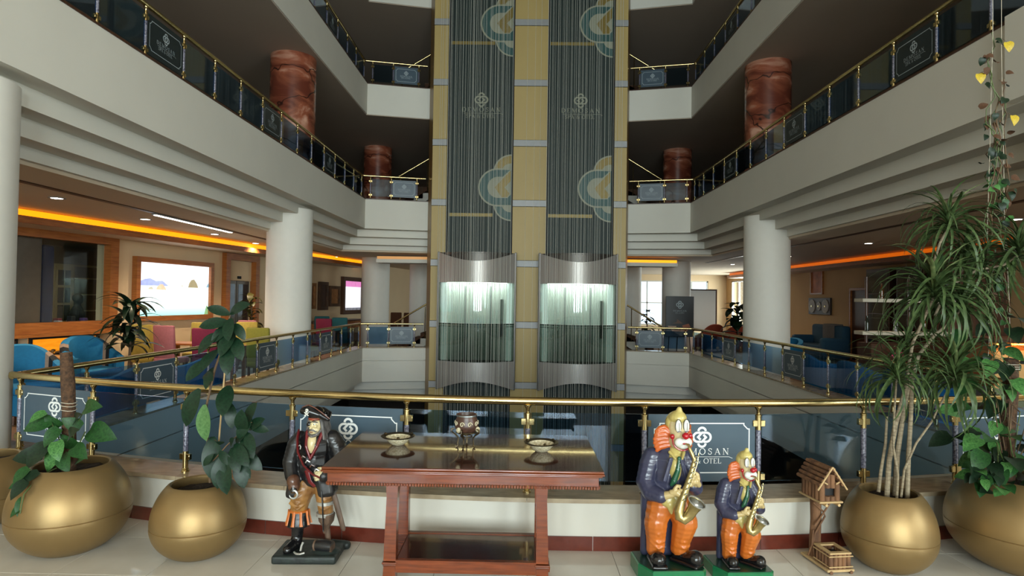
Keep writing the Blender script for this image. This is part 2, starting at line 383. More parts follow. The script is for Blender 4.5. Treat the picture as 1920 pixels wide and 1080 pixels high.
for a, b in zip(SLX[:-1], SLX[1:]):
    strip(MB(), a+.001, b-.001, -.035, .30, .337, .368, 6).obj('ledge_slab', ledge_m, wallf)

# level 1 slab, plinth, stepped soffits
z0s = [(0, None, -.6, -.01), (.28, None, -.86, -.6), (.56, None, -1.1, -.86)]
m = MB()
for a in z0s: mm = ring(*a); m.add(mm.v, mm.f)
mm = ring(0, .3, -.02, .335); m.add(mm.v, mm.f)
struct(m.obj('floor_slab_first_storey', white), 'white first storey slab edge around the atrium', 'slab')
m = ring(-.015, .32, .336, .362); struct(m.obj('trim_1', ledge_m), 'marble capping under the first storey railings', 'trim')
# plank floor in the left lounge and carpet floor elsewhere
fl = struct(MB().bb(-12.5, -4.72, 5.2, 33, -.01, .0).obj('floor_left', grout), 'wooden floor of the left lounge', 'floor')
pm = MB().rbox((0, 0, 0), (3.9, .176, .012), .002, 1).mesh('plank', wood_fl)
for j in range(34):
    for k in range(2):
        link('plank', pm, fl, (-6.72-k*3.91+(.6 if j % 2 else 0)-.55, 5.3+.18*j, .006))
carpet = mat('carpet', (96, 66, 48), .95, var=.35, vscale=9, bump=.3, bscale=200)
struct(MB().bb(5.05, 12.5, 5.2, 33, -.01, .004).obj('floor_right', carpet), 'brown carpet of the right lounge', 'floor')
struct(MB().bb(-4.7, 5.04, 17.8, 33, -.01, .004).obj('floor_back', carpet), 'brown carpet behind the lift tower', 'floor')
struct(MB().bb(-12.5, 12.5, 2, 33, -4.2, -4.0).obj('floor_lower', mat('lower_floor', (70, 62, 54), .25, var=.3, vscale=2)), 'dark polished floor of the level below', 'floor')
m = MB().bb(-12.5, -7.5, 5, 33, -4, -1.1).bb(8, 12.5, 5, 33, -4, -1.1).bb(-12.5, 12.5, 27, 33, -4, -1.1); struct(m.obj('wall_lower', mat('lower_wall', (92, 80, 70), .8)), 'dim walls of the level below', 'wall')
m = MB()
for i in range(24):
    a = -4.72+9.76*i/24; strip(m, a, a+9.76/24, .28, .3, -4, -.006, 1)
struct(m.obj('wall_below_hall', white), 'wall under the curved front of the hall', 'wall')

# upper storeys
def storey(k, zb, zt, steps, lab):
    m = ring(0, None, zb, zt, 3.5, 5.2)
    o = 0; z = zb
    for dz in steps: o += .28; mm = ring(o, None, z-dz, z, 3.5, 5.2); m.add(mm.v, mm.f); z -= dz
    s = struct(m.obj('floor_slab_'+k, white), lab, 'slab')
    mm = ring(-.012, .3, zt, zt+.022, 3.5, 5.2); mm.obj('capping', wood_br, s)
    return z
storey('second_storey', 3.68, 4.50, (.2, .195, .14), 'white second storey slab edge with stepped mouldings')
storey('third_storey', 6.89, 7.75, (), 'white third storey slab edge around the atrium')
storey('fourth_storey', 10.1, 11.0, (), 'white fourth storey slab edge at the top of the photo')
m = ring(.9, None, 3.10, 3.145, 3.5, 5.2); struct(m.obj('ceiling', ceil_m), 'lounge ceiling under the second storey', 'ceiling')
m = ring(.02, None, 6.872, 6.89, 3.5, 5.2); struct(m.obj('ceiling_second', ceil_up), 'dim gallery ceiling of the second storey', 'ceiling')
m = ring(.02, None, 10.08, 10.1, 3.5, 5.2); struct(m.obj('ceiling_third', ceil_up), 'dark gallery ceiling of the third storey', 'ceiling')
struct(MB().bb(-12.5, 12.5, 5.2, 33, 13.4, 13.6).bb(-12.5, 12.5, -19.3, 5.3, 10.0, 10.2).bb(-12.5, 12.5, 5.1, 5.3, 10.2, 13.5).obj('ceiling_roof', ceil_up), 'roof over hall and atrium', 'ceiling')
struct(MB().bb(-12.5, -4.66, 3.4, 3.5, 3.1, 11).obj('wall_gallery_end_left', white), 'end wall of the left galleries', 'wall')
m = MB().bb(4.97, 12.5, 5.1, 5.2, 3.1, 11).bb(4.58, 5.1, 5.0, 5.86, 3.69, 4.515); struct(m.obj('wall_gallery_end_right', white), 'white pier ending the right galleries', 'wall')
upw = mat('upper_wall', (110, 84, 64), .85, var=.1)
m = MB()
for z0, z1 in ((4.5, 6.87), (7.75, 10.08), (11, 13.4)):
    m.bb(-9.2, -9.0, 3.5, 33, z0, z1).bb(9.4, 9.6, 5.2, 33, z0, z1).bb(-9, 9.4, 28, 28.2, z0, z1)
struct(m.obj('wall_upper', upw), 'brown rear walls of the upper galleries', 'wall')

# outer walls with openings
def wall(name, label, m_, L, H, holes, loc, rz, T=.25, z0=0):
    b = MB(); s = 0
    for (a, c, zb, zt) in sorted(holes):
        if a > s: b.bb(s, a, 0, T, z0, H)
        if zb > z0: b.bb(a, c, 0, T, z0, zb)
        if zt < H: b.bb(a, c, 0, T, zt, H)
        s = c
    if s < L: b.bb(s, L, 0, T, z0, H)
    return struct(b.obj(name, m_, loc=loc, rz=rz), label, 'wall')
frame_m = mat('window_frame_white', (206, 204, 198), .5)
paneclear = glassmat('clear_pane', (236, 244, 246), .02)
WN = [0]
def window(par_loc, rz, a, c, zb, zt, nx, nz, label, fm=frame_m):
    WN[0] += 1; b = MB(); t = .06
    b.bb(a, a+t, .02, .12, zb, zt).bb(c-t, c, .02, .12, zb, zt).bb(a, c, .02, .12, zb, zb+t).bb(a, c, .02, .12, zt-t, zt)
    for i in range(1, nx): x = a+(c-a)*i/nx; b.bb(x-t/2, x+t/2, .03, .11, zb, zt)
    for i in range(1, nz): z = zb+(zt-zb)*i/nz; b.bb(a, c, .03, .11, z-t/2, z+t/2)
    o = struct(b.obj('window_%d' % WN[0], fm, loc=par_loc, rz=rz), label, 'window')
    pw, ph = (c-a)/nx, (zt-zb)/nz; me = MB().bb(-pw/2+.02, pw/2-.02, -.004, .004, -ph/2+.02, ph/2-.02).mesh('pane', paneclear)
    for i in range(nx):
        for j in range(nz): link('pane', me, o, (a+pw*(i+.5), .07, zb+ph*(j+.5)))
    return o
# rear wall behind the camera
hs = [(12.5-x-1.6, 12.5-x+1.6, .7, 7.7) for x in (-5.6, -1.2, 3.2, 7.6)]
wall('wall_rear', 'white wall with tall windows behind the viewer', white, 25, 10.1, hs, (12.5, -19, 0), math.pi)
for i, h in enumerate(hs): window((12.5, -19, 0), math.pi, *h, 3, 3, ['right-hand', 'third', 'second', 'left-hand'][i]+' tall window behind the viewer')
# right wall
hs = [(33+7.0-1.6, 33+7.0+1.6, 1.1, 5.7), (33+2.0-1.6, 33+2.0+1.6, 1.1, 5.7)]
wall('wall_right', 'tan right-hand wall of the lounge and hall', tanwall, 52.2, 10.1, [(3.2, 8.6, .1, 2.8)]+hs, (10.2, 33, 0), -math.pi/2)
for i, h in enumerate(hs): window((10.2, 33, 0), -math.pi/2, *h, 3, 3, ['rear', 'front'][i]+' tall window in the right wall of the hall')
window((10.2, 33, 0), -math.pi/2, 3.2, 8.6, .1, 2.8, 6, 2, 'bright side window behind the white right column')
# far wall
fh = [(18.0, 19.6, .6, 2.8), (20.2, 21.8, .6, 2.8)]
wall('wall_far', 'cream far wall behind the lift tower', warmwhite, 25, 13.5, fh, (-12.5, 30.5, 0), 0)
for i, h in enumerate(fh): window((-12.5, 30.5, 0), 0, *h, 2, 2, ['far window left of the easel poster', 'far window right of the easel poster'][i])
# left wall, turned ten degrees
LW, LA = (-8.6, 10.3, 0), math.atan2(.985, .171)
ld = Vector((.171, .985, 0)).normalized(); ln_ = Vector((.985, -.171, 0)).normalized()
def lw(s, out, z): p = Vector(LW)+ld*s+ln_*out; return (p.x, p.y, z)
O0 = lw(-30, 0, 0)
wall('wall_left', 'cream left wall of the lounge with bar window and door', warmwhite, 53, 3.6, [(30-3.6, 30+1.9, 1.16, 2.78), (30+5.55, 30+6.75, 0, 2.7)], O0, LA)
m = MB().bb(-14.2, -14, -19, 33, 0, 13.5).bb(-12.6, -12.5, -19, 3.5, 3.4, 10.1).bb(12.5, 12.6, 5.2, 33, 3, 13.5).bb(-14, -12.5, -19.2, -19, 0, 4).bb(-14.2, -12.4, -19, 3.5, 3.3, 3.4)
struct(m.obj('wall_outer', white), 'outer shell walls of the building', 'wall')

# columns
def column(x, y, z0, z1, m_, name, label, r=.47):
    c = MB().lathe([(r, z0), (r, z1)], n=40); o = c.obj(name, m_, loc=(x, y, 0), smooth=True); return struct(o, label, 'column')
colw = mat('white_column_paint', (232, 228, 218), .6, var=.03)
for x, y, t in ((-4.95, 5.22, 'white column at the left edge of the photo'), (-4.95, 13.05, 'white column in the left gallery'), (-4.95, 20.9, 'white column behind the far left railing corner'),
                (5.27, 5.5, 'white column at the near end of the right gallery'), (5.27, 13.2, 'white column in the right gallery'), (5.27, 20.8, 'white column behind the easel poster'),
                (-3.6, 22.5, 'far white column left of the lift tower'), (3.95, 22.5, 'far white column right of the lift tower')):
    column(x, y, 0, 3.6, colw, 'round_column', t)
for x, y, t in ((-4.95, 13.05, 'large red marble column on the left upper gallery'), (-4.95, 20.9, 'dim red marble column at the far left upper gallery'),
                (5.27, 13.2, 'large red marble column on the right upper gallery'), (5.27, 20.8, 'red marble column at the far right upper gallery')):
    column(x, y, 4.5, 6.88, marble_r, 'marble_column', t)

# ceiling slots, coves and downlights
m = MB().bb(-6.12, -6.02, 3.6, 21, 3.088, 3.104); struct(m.obj('trim_2', wood_br), 'dark wooden ceiling strip over the left lounge', 'trim')
m = MB().bb(6.3, 6.4, 5.3, 21, 3.088, 3.104); struct(m.obj('trim_3', wood_br), 'dark wooden ceiling strip over the right lounge', 'trim')
lamp = thing('linear_lamp', 'long white linear lamp in the left lounge ceiling strip', 'lamp', (-6.07, 11.4, 3.07))
MB().bb(-.05, .05, -1.35, 1.35, -.004, .018).obj('housing', alu, lamp); MB().bb(-.03, .03, -1.33, 1.33, -.012, -.004).obj('diffuser', lampw, lamp)
def covelight(name, label, loc, rz, L, am=amber):
    t = thing(name, label, 'cove light', loc, rz)
    MB().bb(0, L, -.80, -.76, 2.86, 2.975).obj('board', wood_or, t)
    MB().bb(0, L, -.76, 0, 2.86, 2.88).obj('soffit', ceil_m, t)
    MB().bb(0, L, -.70, -.68, 2.90, 3.085).obj('light_strip', am, t); return t
covelight('cove_light', 'long amber cove light along the left lounge wall', lw(-7, 0, 0), LA, 20)
covelight('cove_light', 'amber cove light along the right lounge wall', (10.2, 28, 0), -math.pi/2, 22.5, amber_d)
for lab, x0, x1 in (('amber cove light left of the lift tower', -4.4, -2.7), ('bright amber cove light right of the lift tower', 3.0, 4.75)):
    t = thing('cove_light', lab, 'cove light', (x0, 18.6, 0)); L = x1-x0
    MB().bb(0, L, 0, .04, 2.82, 2.93).obj('board', white, t); MB().bb(0, L, .1, .12, 2.93, 3.02).obj('light_strip', amber_f if x0 < 0 else amber, t); MB().bb(0, L, .04, .6, 2.82, 2.84).obj('soffit', white, t)
DL = [(-6.6, 8.6), (-6.75, 10.9), (-6.75, 13.4), (-6.8, 15.6), (-6.55, 18.2), (-6.2, 20.4), (-6.0, 22.6), (7.6, 9.5), (7.6, 13.5), (7.6, 17.5), (7.4, 21.5), (0.2, 24.5)]
rimm = MB().lathe([(.075, -.006), (.105, -.008), (.11, .004), (.075, .004), (.075, -.006)], n=20, cap=False).mesh('rim', alu, True); bulm = MB().lathe([(.0, -.004), (.075, -.004)], n=20).mesh('bulb', lampw)
for i, (x, y) in enumerate(DL):
    near = ['nearest the bar window', 'above the bar window', 'above the bright seascape screen', 'by the door', 'behind the left column', 'above the small pictures', 'above the far screen', 'nearest on the right', 'over the bar shelves', 'over the sofa', 'over the red chairs', 'behind the lift tower'][i]
    t = thing('downlight', 'small round ceiling downlight '+near, 'lamp', (x, y, 3.096), group='ceiling downlights'); link('rim', rimm, t); link('bulb', bulm, t)
    l = bpy.data.lights.new('downlight_glow', 'SPOT'); l.energy = 170 if x < 0 else 70; l.color = (1, .80, .56); l.spot_size = R(140); l.spot_blend = .9; l.shadow_soft_size = .08
    o = bpy.data.objects.new('downlight_glow', l); COL.objects.link(o); o.parent = t; o.location = (0, 0, -.03)
# ------------------------------------------------------------------ railings
RH = .652
clampm = MB().rbox((0, 0, 0), (.094, .03, .046), .003, 1).mesh('clamp', brass, True)
postm = MB().lathe([(.030, 0), (.030, .008), (.022, .016), (.026, .024), (.0205, .03), (.0205, .16), (.012, .162), (.012, .456), (.0205, .458), (.0205, .555), (.024, .558), (.024, .566), (.013, .572), (.013, .598), (.018, .605), (.026, .618), (.026, .626)], n=14).mesh('post', brass, True)
crym = MB().lathe([(.0185, .16), (.0195, .17), (.0195, .448), (.0185, .457)], n=12).mesh('crystal', crystal, True)
def logo_mesh(W, col, border=True, H=.44):
    k = Ink(); k.logo(0, .005, .46*W/.8 if W > .6 else .46); 
    if border: k.border(W-.09, H-.085)
    return k.mesh('lettering', col)
_cache = {}
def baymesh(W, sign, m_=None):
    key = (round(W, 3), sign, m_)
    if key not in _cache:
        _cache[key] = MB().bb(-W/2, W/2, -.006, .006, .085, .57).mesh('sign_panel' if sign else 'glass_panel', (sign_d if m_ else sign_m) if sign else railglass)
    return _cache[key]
_lc = {}
def railing(label, pts, zb, signs, side, ends=(0, 0), curved=None, pcol=None, rail_pts=None, group=None):
    """pts: post positions; signs: indices of bays with a printed panel; side: +1 prints face right of travel"""
    t = thing('balcony_railing', label, 'railing', (*pts[0], zb))
    o = Vector((*pts[0], 0)); P = [Vector((*p, 0))-o for p in pts]
    rp = [Vector((*p, RH))-o for p in (rail_pts or pts)]
    d0 = (rp[1]-rp[0]).normalized(); d1 = (rp[-1]-rp[-2]).normalized()
    rp = ([rp[0]-d0*ends[0]]+rp if ends[0] else rp)+([rp[-1]+d1*ends[1]] if ends[1] else [])
    MB().tube(rp, .0295, 16).obj('handrail', brass, t, smooth=True)
    for i, p in enumerate(P):
        a = P[max(i-1, 0)]; b = P[min(i+1, len(P)-1)]; rz = math.atan2(b.y-a.y, b.x-a.x)
        q = link('post', postm, t, p, rz); link('crystal', crym, q)
        for z in (.118, .505): link('clamp', clampm, q, (0, 0, z))
    for i in range(len(P)-1):
        d = P[i+1]-P[i]; W = d.length-.055; c = (P[i]+P[i+1])/2; rz = math.atan2(d.y, d.x)
        s = i in signs
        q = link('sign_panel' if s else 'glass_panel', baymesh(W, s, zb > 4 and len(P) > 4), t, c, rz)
        if s:
            key = (round(W, 2), pcol.name if pcol else '')
            if key not in _lc: _lc[key] = logo_mesh(W, pcol or print_w)
            e = link('lettering', _lc[key], q, (0, -.0075*side, .327), 0 if side > 0 else math.pi)
    return t
fp = [(x, yw(x)+.1) for x in POSTX]
rp = [(-4.5+8.95*i/40, yw(-4.5+8.95*i/40)+.1) for i in range(41)]
railing('brass and blue glass railing on the curved front parapet', fp, .368, (0, 3, 6, 9), 1, rail_pts=rp)
ysd = [17.0-.823*k for k in range(15)]
def side_y(n): return [17.0-.823*k for k in range(n)]
for zb, lv, n in ((.362, 'first storey', 15), (4.522, 'second storey', 17), (7.772, 'third storey', 17)):
    nr = 15 if zb < 8 else 15
    railing('brass and glass railing along the left side of the '+lv, [(XL-.1, y) for y in side_y(n)], zb, (3, 7, 11, 15), -1, ends=(.1, .12), pcol=print_g if zb > 1 else None)
    railing('brass and glass railing along the right side of the '+lv, [(XR+.1, y) for y in side_y(nr)], zb, (3, 7, 11), 1, ends=(.1, .12), pcol=print_g if zb > 1 else None)
    a = Vector((XL-.1, YF+.06)); b = Vector((-2.72, YT+.09)); f = lambda t: tuple(a.lerp(b, t))
    railing('short railing left of the lift tower on the '+lv, [f(.12), f(.44), f(.84)], zb, (1,), 1, ends=(.2, .25), pcol=print_g)
    a2 = Vector((3.04, YT+.09)); b2 = Vector((XR+.1, YF+.06)); f = lambda t: tuple(a2.lerp(b2, t))
    railing('short railing right of the lift tower on the '+lv, [f(.16), f(.56), f(.9)], zb, (0,), 1, ends=(.25, .18), pcol=print_g)

# ------------------------------------------------------------------ lift tower
tow = thing('lift_tower', 'tall gold panelled lift tower with two dark glass shafts', 'lift tower', (0, 16.5, 0))
SH = ((-2.04, -.24), (.67, 2.48)); ZB, ZT = -4.0, 13.3
for a, b in ((-2.43, -2.04), (-.24, .67), (2.48, 2.82)):
    z = -4.0; k = 0
    bands = [-2.17, -.55, 1.07, 2.72, 4.35, 5.98, 7.62, 9.27, 10.9, 12.5]
    z = ZB
    for zb in bands:
        MB().rbox(((a+b)/2, .15, (z+zb-.09)/2), (b-a, .3, zb-.09-z-.004), .004, 1).obj('gold_panel', gold_strip, tow)
        MB().rbox(((a+b)/2, .14, zb), (b-a+.004, .32, .17), .004, 1).obj('band', alu, tow); z = zb+.09
    MB().bb(a, b, 0, .3, z, ZT).obj('gold_panel', gold_strip, tow)
for s, x0, x1 in ((-1, -2.43, -2.66), (1, 2.82, 3.02)):
    poly = [(x0, .0), (x1, .88), (x0, .88)]
    MB().prism(poly, ZB, ZT).obj('side_panel', mat('side_gold_%d' % s, (150, 116, 62), .4, .3, var=.1), tow)
for (a, b), sn in zip(SH, 'lr'):
    MB().bb(a, b, .2, .3, ZB, ZT).obj('shaft_glass', shaft_m, tow)
    c = (a+b)/2; w_ = b-a
    for x in (a+.015, b-.015): MB().bb(x-.015, x+.015, .02, .2, ZB, ZT).obj('jamb', black_mt, tow)
    cream_p = MATS.get('cream_print') or mat('cream_print', (150, 150, 128), .5); gold_p = MATS.get('gold_print') or mat('gold_print', (132, 112, 52), .45, .2); teal_p = MATS.get('teal_print') or mat('teal_print', (46, 84, 80), .5)
    for z in (-2.9, 4.05, 8.78):
        if z > 0: MB().bb(a+.06, b-.55, .19, .2, z-.045, z+.045).obj('gold_line', gold_p, tow)
    k = Ink(); k.logo(0, 0, 1.2); link('lettering', k.mesh('lettering', gold_p if False else cream_p), tow, (c+.0, .185, 7.02))
    def half(zc):
        # a quarter of the large emblem, cut off at the right jamb
        X = b-.04
        def clip(pts): return [(min(x_, X-c), z_) for x_, z_ in pts]
        def fan(pts, m_, y, nm):
            pts = clip(pts); me = bpy.data.meshes.new(nm); me.from_pydata([(p[0], 0, p[1]) for p in pts], [], [tuple(range(len(pts)))]); me.materials.append(m_); link(nm, me, tow, (c, y, zc))
        o = X-c; T = lambda L: [(o+x_, z_) for x_, z_ in L]
        fan(T(arc(0, .46, .49, 90, 175, 14, .45)+[(0, .46)]), cream_p, .1975, 'emblem_print'); fan(T(arc(0, .46, .45, 90, 175, 14, .41)+[(0, .46)]), gold_p, .1965, 'emblem_print'); fan(T(arc(0, .5, .25, 90, 180, 10, .16)+[(0, .5)]), cream_p, .1955, 'emblem_print')
        fan(T(arc(0, -.46, .49, 270, 185, 14, .46)+[(0, -.46)]), cream_p, .1975, 'emblem_print'); fan(T(arc(0, -.46, .45, 270, 185, 14, .42)+[(0, -.46)]), teal_p, .1965, 'emblem_print'); fan(T(arc(0, -.5, .25, 270, 180, 10, .18)+[(0, -.5)]), cream_p, .1955, 'emblem_print')
        fan(T(arc(-.39, 0, .525, 90, 270, 24)+[(0, -.525), (0, .525)]), cream_p, .194, 'emblem_print'); fan(T(arc(-.39, 0, .48, 90, 270, 24)+[(0, -.48), (0, .48)]), teal_p, .192, 'emblem_print')
        fan(T(arc(-.37, 0, .29, 90, 270, 16)+[(-.11, -.29), (-.02, -.2), (-.02, .5), (-.25, .29)]), cream_p, .190, 'emblem_print')
        fan(T([(-.46, 0), (-.03, .46), (-.03, .17), (-.19, 0), (-.06, -.16), (-.1, -.26), (-.27, -.27)]), gold_p, .188, 'emblem_print')
    half(9.33); half(4.81)
def lift(cx, label):
    t = thing('lift_car', label, 'lift car', (cx, 16.48, 0)); W = 1.0
    def front(x): return -.30-.52*math.cos(x/W*math.pi/2*.92)
    n = 20; X = [-W+2*W*i/n for i in range(n+1)]
    def panel(zf0, zf1, off, name, m_, th=.025):
        m = MB(); 
        for i in range(n):
            a, b = X[i], X[i+1]; ya, yb = front(a)+off, front(b)+off
            m.add([(a, ya, zf0(a)), (b, yb, zf0(b)), (b, yb+th, zf0(b)), (a, ya+th, zf0(a)), (a, ya, zf1(a)), (b, yb, zf1(b)), (b, yb+th, zf1(b)), (a, ya+th, zf1(a))],
                  [(3, 2, 1, 0), (4, 5, 6, 7), (0, 1, 5, 4), (2, 3, 7, 6)]+([(0, 4, 7, 3)] if i == 0 else [])+([(1, 2, 6, 5)] if i == n-1 else []))
        return m.obj(name, m_, t, smooth=True)
    dip = lambda x: math.cos(x/W*math.pi/2)**1.0
    panel(lambda x: 2.18, lambda x: 2.97-.24*dip(x), 0, 'top_panel', steel)
    panel(lambda x: 2.5, lambda x: 2.97, .06, 'top_fascia', steel_d)
    panel(lambda x: -.62+.26*dip(x), lambda x: .13, 0, 'bottom_panel', steel)
    panel(lambda x: 1.13, lambda x: 2.18, .005, 'glass_front', carglass, .012); panel(lambda x: .13, lambda x: 1.125, .005, 'lower_glass', lowglass, .012)
    panel(lambda x: 1.09, lambda x: 1.115, .05, 'handrail', alu, .02); panel(lambda x: 1.03, lambda x: 1.045, .05, 'handrail', alu, .02)
    poly = [(x, front(x)+.03) for x in X]+[(W, -.02), (-W, -.02)]
    MB().prism(poly, .08, .12).obj('car_floor', dark_m, t); MB().prism(poly, 2.2, 2.26).obj('car_ceiling', steel_d, t); MB().prism(poly, 2.93, 2.965).obj('roof', steel_d, t)
    MB().prism([(x*.8, y*.8-.08) for x, y in poly], 2.185, 2.199).obj('ceiling_lamp', mat('lift_lamp', (250, 252, 250), .5, emit=(252, 254, 250), es=6.5), t)
    MB().bb(-W, W, -.06, -.03, .1, 2.2).obj('rear_wall', mat('lift_wall', (226, 228, 220), .6), t)
    for x in (-.32, .36): MB().bb(x-.02, x+.02, -.075, -.055, .12, 2.1).obj('wall_trim', alu, t)
    MB().bb(.62, .70, -.10, -.05, .75, 1.75).obj('button_panel', steel_d, t)
    for s in (-1, 1): MB().rbox((s*(W+.015), -.18, 1.18), (.05, .36, 3.62), .01, 1).obj('side_frame', steel_d, t)
    for s in (-1, 1): MB().bb(s*.86-.07, s*.86+.07, -.22, -.16, .13, 2.18).obj('lamp_strip', mat('lift_strip', (236, 240, 236), .5, emit=(230, 240, 234), es=.5), t)
lift(-1.15, 'left panoramic lift car with brushed steel and curved glass'); lift(1.52, 'right panoramic lift car with brushed steel and curved glass')
for i, (a, b) in enumerate(SH):
    m = MB(); x = a-.05
    while x < b+.02:
        if random.random() < .9:
            y = -1.12-.16*math.sin((x-a)/(b-a)*math.pi)+random.uniform(-.02, .02); r = random.choice((.0025, .0035, .005))
            m.tube([(x, y, -3.95), (x, y, 13.2)], r, 4, False)
        x += random.uniform(.024, .07)
    for x in ([.1, .3, .45] if i == 0 else []): m.tube([(x, -1.0, -3.95), (x, -1.0, 13.2)], .003, 4, False)
    o = m.obj('string_curtain', str_m, loc=(0, 16.5, 0)); tag(o, ['left', 'right'][i]+' curtain of fine vertical strings in front of the lift shaft', 'string curtain', kind='stuff')
# stair flights on both sides behind the tower
def stair(label, x, y, z, s, n=9, rise=.17, run=.28):
    t = thing('staircase', label, 'staircase', (x, y, z)); 
    MB().prism_xz([(0, 0), (0, -.25), (s*.1, -.25), (s*n*run, n*rise-.3), (s*n*run, n*rise)], 0, 1.3).obj('flight', white, t)
    for k in range(n): MB().bb(s*k*run, s*(k+1)*run, 0, 1.3, k*rise, (k+1)*rise).obj('step', carpet, t)
    MB().tube([(0, -.03, .95), (s*n*run, -.03, n*rise+.95)], .025, 10).obj('handrail', brass, t, smooth=True)
    for k in range(0, n, 3): MB().cyl((s*(k+.5)*run, -.03, k*rise), (s*(k+.5)*run, -.03, (k+.5)*rise+.95), .014, n=8).obj('baluster', brass, t)
stair('carpeted stairs with brass rail left of the lift tower', -3.9, 18.9, .004, 1)
stair('carpeted stairs with brass rail right of the lift tower', 4.4, 18.9, .004, -1)
for zb, nm in ((4.5, 'second'), (7.75, 'third')):
    stair('pale stair flight left of the tower on the %s storey' % nm, -3.9, 18.9, zb, 1, 10)
    stair('pale stair flight right of the tower on the %s storey' % nm, 4.4, 18.9, zb, -1, 10)
# ------------------------------------------------------------------ gold planters
def planter(label, x, y, r, h, tilt=0):
    t = thing('gold_planter', label, 'planter', (x, y, 0), rz=random.uniform(0, 6), group='round gold planters')
    pr = [(0, 0), (.5*r, 0)]
    for i in range(1, 12): z = .45*h*i/12; pr.append((r*math.sqrt(1-((.45*h-z)/(.52*h))**2), z))
    pr += [(r-.001, .45*h-.004), (r-.005, .45*h), (r-.001, .45*h+.004)]
    for i in range(1, 15): z = .45*h+.55*h*i/14; pr.append((r*math.sqrt(1-((z-.45*h)/(.724*h))**2), z))
    ri = pr[-1][0]; pr += [(ri-.012, h+.004), (ri-.022, h-.002), (ri-.02, h-.05), (ri+.01, h-.09)]
    MB().lathe(pr, n=56).obj('shell', potgold, t, smooth=True)
    m = MB(); n = 20; m.v.append((0, 0, h-.045))
    for k in range(1, 5):
        for j in range(n): a = 2*math.pi*j/n; q = (ri)*k/4; m.v.append((q*math.cos(a), q*math.sin(a), h-.055+random.uniform(-.012, .012)))
    m.f += [(0, 1+j, 1+(j+1) % n) for j in range(n)]+[(1+k*n+j, 1+(k+1)*n+j, 1+(k+1)*n+(j+1) % n, 1+k*n+(j+1) % n) for k in range(3) for j in range(n)]
    m.obj('soil', soil, t); return t
planter('gold planter mostly cut off at the left edge', -4.06, 4.66, .33, .5)
planter('wide gold planter holding the moss pole plant on the left', -3.08, 4.22, .368, .57)
planter('small gold planter holding the rubber plant', -2.16, 4.17, .30, .475)
planter('gold planter holding the tall dragon tree', 2.50, 4.19, .288, .50)
planter('large gold planter at the right edge with trailing vines', 3.43, 4.22, .455, .60)

# ------------------------------------------------------------------ leaves
def leafmat(name, rgb, rgb2, rough=.42): return mat(name, rgb, rough, rgb2=rgb2, vscale=14, detail=3, spec=.28)
lf_rub = leafmat('rubber_leaf', (24, 52, 33), (14, 34, 22), .38); lf_rubl = leafmat('rubber_leaf_pale', (92, 128, 78), (66, 102, 58), .4)
lf_pot = leafmat('pothos_leaf', (42, 84, 38), (24, 54, 27)); lf_potl = leafmat('pothos_leaf_pale', (86, 134, 70), (40, 84, 40)); lf_dk = leafmat('dark_leaf', (26, 48, 28), (14, 28, 18))
lf_drac = leafmat('dragon_leaf', (78, 98, 56), (42, 60, 34)); lf_dracl = leafmat('dragon_leaf_pale', (134, 146, 98), (78, 98, 56))
lf_yel = leafmat('yellow_leaf', (200, 176, 52), (160, 130, 40)); lf_brn = leafmat('withered_leaf', (92, 62, 40), (60, 40, 28), .7)
stem_g = mat('green_stem', (84, 102, 52), .6, var=.3); stem_b = mat('brown_stem', (112, 88, 62), .8, rgb2=(78, 60, 44), vscale=30, stretch=(1, 1, .4)); stem_p = mat('pale_trunk', (158, 144, 118), .8, rgb2=(112, 98, 78), vscale=40, stretch=(.4, .4, 2), bump=.4, bscale=60)
moss = mat('moss_pole', (96, 68, 46), .95, rgb2=(52, 38, 28), vscale=40, bump=1, bscale=70)
twine = mat('twine', (206, 196, 176), .8)
def leaf2(par, me, a, b, L0, up=None, roll=0):
    a = Vector(a); b = Vector(b); d = b-a
    u = up or (random.uniform(-.3, .3), -1, .55)
    if abs(Vector(u).normalized().dot(d.normalized())) > .97: u = (.3, .2, 1)
    link('leaf', me, par, M=leafM(a, d, roll, d.length/L0, u))
# rubber plant
k = .003626
def sk(px, py, dy): return ((px-373)*k, dy, (1036-py)*k)
rp_ = thing('rubber_plant', 'rubber plant with broad dark leaves tied to a pale stake', 'plant', (-2.16, 4.17, 0))
MB().tube([sk(392, 905, 0), sk(386, 840, .0), sk(383, 760, -.01), sk(398, 690, -.01), sk(415, 640, -.02), sk(426, 585, -.02)], [.009, .009, .008, .008, .006, .004], 8).obj('stem', stem_b, rp_, smooth=True)
MB().tube([sk(392, 900, 0), sk(400, 865, -.05), sk(432, 830, -.08), sk(480, 785, -.1)], [.006, .005, .004, .003], 8).obj('stem', stem_b, rp_, smooth=True)
MB().tube([sk(398, 905, .03), sk(413, 680, .02)], .006, 8).obj('stake', stick_m, rp_, smooth=True)
rl = leafmesh('leaf', lf_rub, 1, .46, 'ellipse', .25, .18, 8); rll = leafmesh('leaf', lf_rubl, 1, .46, 'ellipse', .2, .18, 8)
for i, (a, b, c, d) in enumerate([(426, 587, 468, 566), (426, 589, 390, 574), (424, 603, 378, 609), (428, 596, 436, 634), (436, 606, 460, 634), (409, 623, 369, 660), (414, 627, 404, 660), (433, 632, 458, 670), (426, 645, 436, 696), (400, 656, 380, 692), (385, 676, 358, 708), (392, 690, 382, 728),
        (368, 730, 342, 800), (385, 757, 392, 822), (419, 724, 430, 768), (424, 757, 433, 802), (397, 818, 410, 896), (384, 700, 410, 705), (420, 610, 400, 640), (430, 620, 420, 662)]):
    leaf2(rp_, rll if i == 13 else rl, sk(a, b, random.uniform(-.05, .03)), sk(c, d, random.uniform(-.16, .0)), 1)
